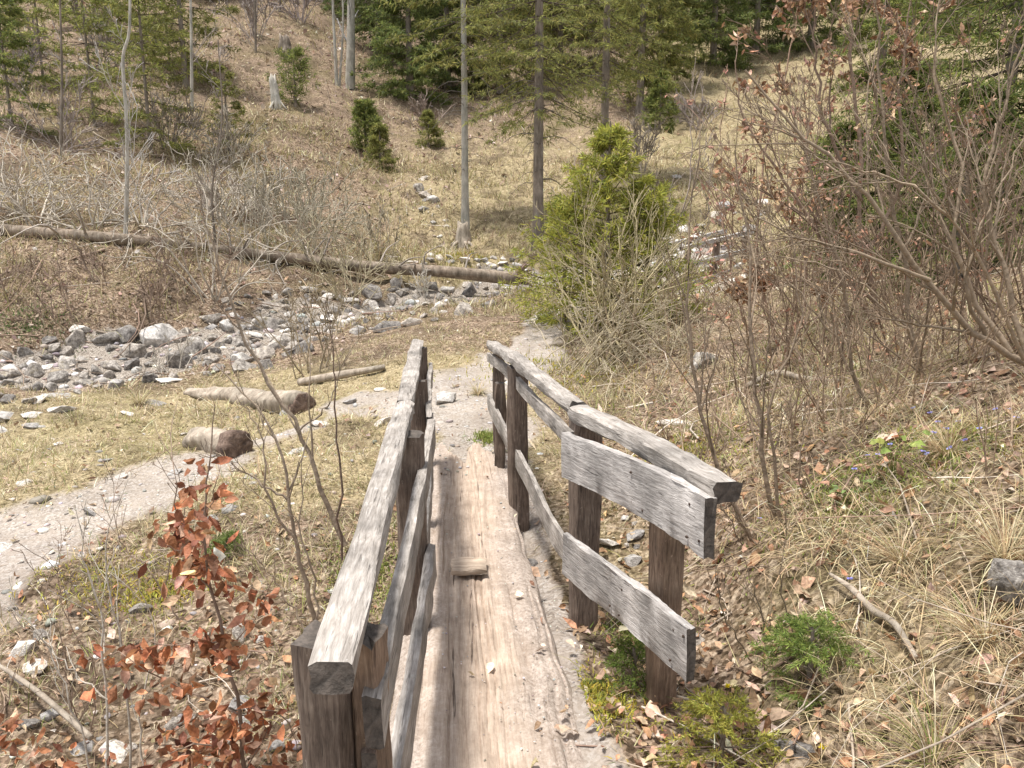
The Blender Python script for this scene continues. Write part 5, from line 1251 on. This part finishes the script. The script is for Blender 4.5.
# ------------------------------------------------------------------ small plants
def moss_patch(px, py, rx, ry, n, label, cols):
    c = G(px, py); t = MB(); x = rng.normal(0, 1, n) * rx + c[0]; y = rng.normal(0, 1, n) * ry + c[1]
    k = ~near_bridge(x, y); x, y = x[k], y[k]; n = len(x)
    z = H(x, y) + rng.random(n) * .02; s = .006 + .0015 * c[1]
    blades(t, np.stack([x, y, z], 1), rng.uniform(0, 6.28, n), np.abs(rng.normal(.5, .4, n)), rng.normal(.5, .4, n), s * 2.6 * rng.uniform(.5, 1.4, n), np.full(n, s * .6), mixcol(n, cols, None, .2), 2)
    tag(t.build('moss', M_GRASS, origin=c), label, 'moss', kind='stuff')
MOSS = [(.30, .28, .04), (.36, .33, .05), (.22, .22, .045), (.40, .30, .05)]
MOSSG = [(.16, .2, .04), (.22, .26, .06), (.28, .28, .08)]
for q in [(595, 700, .09, .12, 1500, 'yellow moss beside the deck at the right posts', MOSS), (490, 440, .07, .08, 700, 'green grass tuft at the far end of the deck', MOSSG), (640, 640, .10, .10, 900, 'green moss below the right boards', MOSSG), (110, 580, .22, .2, 800, 'yellow moss on the left bank', MOSS),
          (155, 600, .12, .1, 900, 'yellow moss by the copper leaves', MOSS), (370, 580, .14, .2, 1300, 'green moss beside the left railing', MOSSG), (940, 445, .22, .16, 1800, 'yellow-green moss under the blue flowers', MOSSG + MOSS[:1]), (840, 500, .25, .25, 1600, 'green moss on the right bank', MOSSG), (465, 255, .5, .5, 700, 'moss round the rotten stump', MOSS), (25, 325, .4, .35, 900, 'green ivy patch at the left bank foot', [(.07, .12, .03), (.1, .16, .04)]), (690, 450, .3, .3, 1500, 'moss behind the right railing', MOSS + MOSSG), (560, 370, .5, .6, 1500, 'moss below the olive shrub', MOSS)]:
    moss_patch(*q)
def flower(px, py, label):
    c = G(px, py); t = thing('blue_flower', tuple(c), label, 'flower', 'blue flowers on the right bank')
    st = MB(); h = rng.uniform(.04, .075); top = c + np.array([rng.normal(0, .01), -.012, h])
    tube(st, smooth_line([c, (c + top) / 2 + [.004, 0, .004], top], 5), .0013, 4, (.2, .2, .07)); st.build('stalk', M_TWIG, t)
    mb = MB(); n = 7; a = np.arange(n) * 6.283 / n + rng.random(); tilt = rng.normal(0, .3, 2)
    d = np.stack([np.cos(a), np.sin(a), .35 + tilt[0] * np.cos(a) - .45 * np.sin(a)], 1)
    leaves(mb, np.repeat(top[None], n, 0), d, np.repeat(np.array([[tilt[0], -.5, 1]]), n, 0), np.full(n, .016), np.full(n, .012), mixcol(n, [(.34, .33, .72), (.42, .42, .78)], None, .08), np.zeros(n), .2)
    mb.build('petals', M_PETAL, t); mb = MB(); tube(mb, [top, top + [0, -.002, .004]], [.004, .002], 6, (.6, .6, .4), cap=True); mb.build('flower_centre', M_PETAL, t)
FL = [(928, 424), (936, 431), (958, 424), (975, 436), (1005, 420), (993, 424), (945, 441), (930, 446), (921, 462), (954, 456), (966, 452), (849, 480), (865, 469), (874, 467), (926, 468), (1015, 428), (885, 455), (912, 420), (846, 588), (757, 527)]
for px, py in FL: flower(px + rng.normal(0, 2), py + rng.normal(0, 1.5), 'small pale blue spring flower among the moss and litter of the right bank')
def leafy_plant(px, py, n, size, cols, label, h=.1, spread=.09, name='leafy_plant'):
    c = G(px, py); t = thing(name, tuple(c), label, 'plant'); st = MB(); mb = MB(); Q = []; D = []
    for k in range(n):
        a = rng.uniform(0, 6.28); e = c + np.array([math.cos(a) * spread * rng.uniform(.3, 1), math.sin(a) * spread * rng.uniform(.3, 1), h * rng.uniform(.5, 1.1)])
        tube(st, smooth_line([c, (c + e) / 2 + [0, 0, h * .2], e], 6), .0016, 4, (.18, .2, .06)); Q.append(e); D.append([math.cos(a), math.sin(a), .1])
    leaves(mb, np.array(Q), np.array(D), np.tile([[0, -.3, 1.]], (n, 1)) + rng.normal(0, .25, (n, 3)), size * rng.uniform(.7, 1.2, n), size * rng.uniform(.55, .8, n), mixcol(n, cols, None, .15), rng.normal(-.2, .2, n), .3)
    st.build('stem', M_TWIG, t); mb.build('leaves', M_LEAF, t)
leafy_plant(893, 478, 12, .055, [(.22, .27, .06), (.30, .33, .08)], 'fern-like green plant with broad leaves on the right bank', .22, .12)
leafy_plant(846, 498, 10, .03, [(.16, .22, .07), (.2, .26, .1)], 'low green leafy rosette below the fern-like plant', .05, .07)
leafy_plant(880, 492, 9, .03, [(.14, .2, .06), (.18, .25, .09)], 'small round-leaved green plant beside the fern-like plant', .05, .07)
def dandelion(px, py, label):
    c = G(px, py); t = thing('yellow_flower', tuple(c), label, 'flower'); st = MB(); tube(st, [c, c + [0, -.01, .05]], .0016, 4, (.2, .22, .07)); st.build('stalk', M_TWIG, t)
    mb = MB(); n = 26; a = rng.uniform(0, 6.28, n); d = np.stack([np.cos(a), np.sin(a) - .2, rng.uniform(.1, 1.2, n)], 1)
    leaves(mb, np.repeat((c + [0, -.01, .05])[None], n, 0), d, rng.normal(0, 1, (n, 3)), np.full(n, .014), np.full(n, .005), mixcol(n, [(.75, .6, .03)], None, .08), np.zeros(n), .1); mb.build('petals', M_PETAL, t)
dandelion(726, 697, 'single yellow blossom near the nearest railing post')
dandelion(820, 760, 'lone yellow blossom by the bottom edge on the right')
def tussock(px, py, n, ln, label, cols):
    c = G(px, py); mb = MB(); a = rng.uniform(0, 6.28, n); r = rng.random(n) * ln * .15
    x, y = c[0] + np.cos(a) * r, c[1] + np.sin(a) * r
    blades(mb, np.stack([x, y, H(x, y) - .01], 1), a + rng.normal(0, .3, n), np.abs(rng.normal(.7, .35, n)), rng.normal(1.1, .4, n), ln * rng.uniform(.5, 1.2, n), np.full(n, .002 + .0006 * c[1]), mixcol(n, cols, None, .15), 4)
    tag(mb.build('grass_tussock', M_GRASS, origin=c), label, 'grass tussock')
tussock(948, 455, 260, .24, 'pale fountain of dry grass at the foot of the bowed trunk', STRAW)
tussock(1005, 560, 300, .30, 'overhanging dry grass tussock above the dark hollow', STRAW)
tussock(985, 640, 220, .24, 'dry grass tussock on the near right bank', STRAW)
tussock(900, 560, 220, .22, 'matted straw tussock above the curved stick', STRAW)
tussock(935, 760, 240, .24, 'straw and green tussock at the bottom right edge', STRAW + GREEN)
tussock(478, 395, 160, .18, 'dry tussock on the path edge at the end of the footbridge', STRAWY)
tussock(140, 405, 220, .26, 'dry grass hummock between stones and flat white slab', STRAWY)

# ------------------------------------------------------------------ camera, light, world
cam = bpy.data.cameras.new('camera'); co = bpy.data.objects.new('camera', cam); COL.objects.link(co)
co.location = CAM; co.rotation_euler = (math.pi / 2 - PITCH, 0, 0)
cam.sensor_width = 36; cam.lens = F_PX / 1024 * 36; cam.clip_end = 800; cam.clip_start = .05
scene.camera = co
SUN = norm((-.30, -.08, 1.2))
el = math.asin(SUN[2]); az = math.atan2(SUN[0], SUN[1])
sl = bpy.data.lights.new('sun', 'SUN'); sl.energy = 4.0; sl.angle = R_(9); sl.color = (1, .975, .945)
so = bpy.data.objects.new('sun', sl); COL.objects.link(so)
so.rotation_euler = Vector(SUN).to_track_quat('Z', 'Y').to_euler()
w = bpy.data.worlds.new('World'); scene.world = w; w.use_nodes = True
nt = w.node_tree; sky = nt.nodes.new('ShaderNodeTexSky'); sky.sky_type = 'NISHITA'; sky.sun_disc = False
sky.sun_elevation = el; sky.sun_rotation = az; sky.altitude = 900; sky.dust_density = 2.5; sky.air_density = 1.0
veil = nt.nodes.new('ShaderNodeMix'); veil.data_type = 'RGBA'; veil.inputs[0].default_value = .5   # thin bright cloud over the blue
veil.inputs[7].default_value = (6.4, 6.2, 5.9, 1); nt.links.new(sky.outputs[0], veil.inputs[6])
nt.links.new(veil.outputs[2], nt.nodes['Background'].inputs['Color']); nt.nodes['Background'].inputs['Strength'].default_value = .15
vs = scene.view_settings
vs.view_transform = 'Standard'; vs.look = 'None'; vs.gamma = 1; vs.use_curve_mapping = False; vs.exposure = .74
cy = scene.cycles
cy.max_bounces = 6; cy.diffuse_bounces = 3; cy.glossy_bounces = 1; cy.transmission_bounces = 3; cy.transparent_max_bounces = 4
cy.use_denoising = True
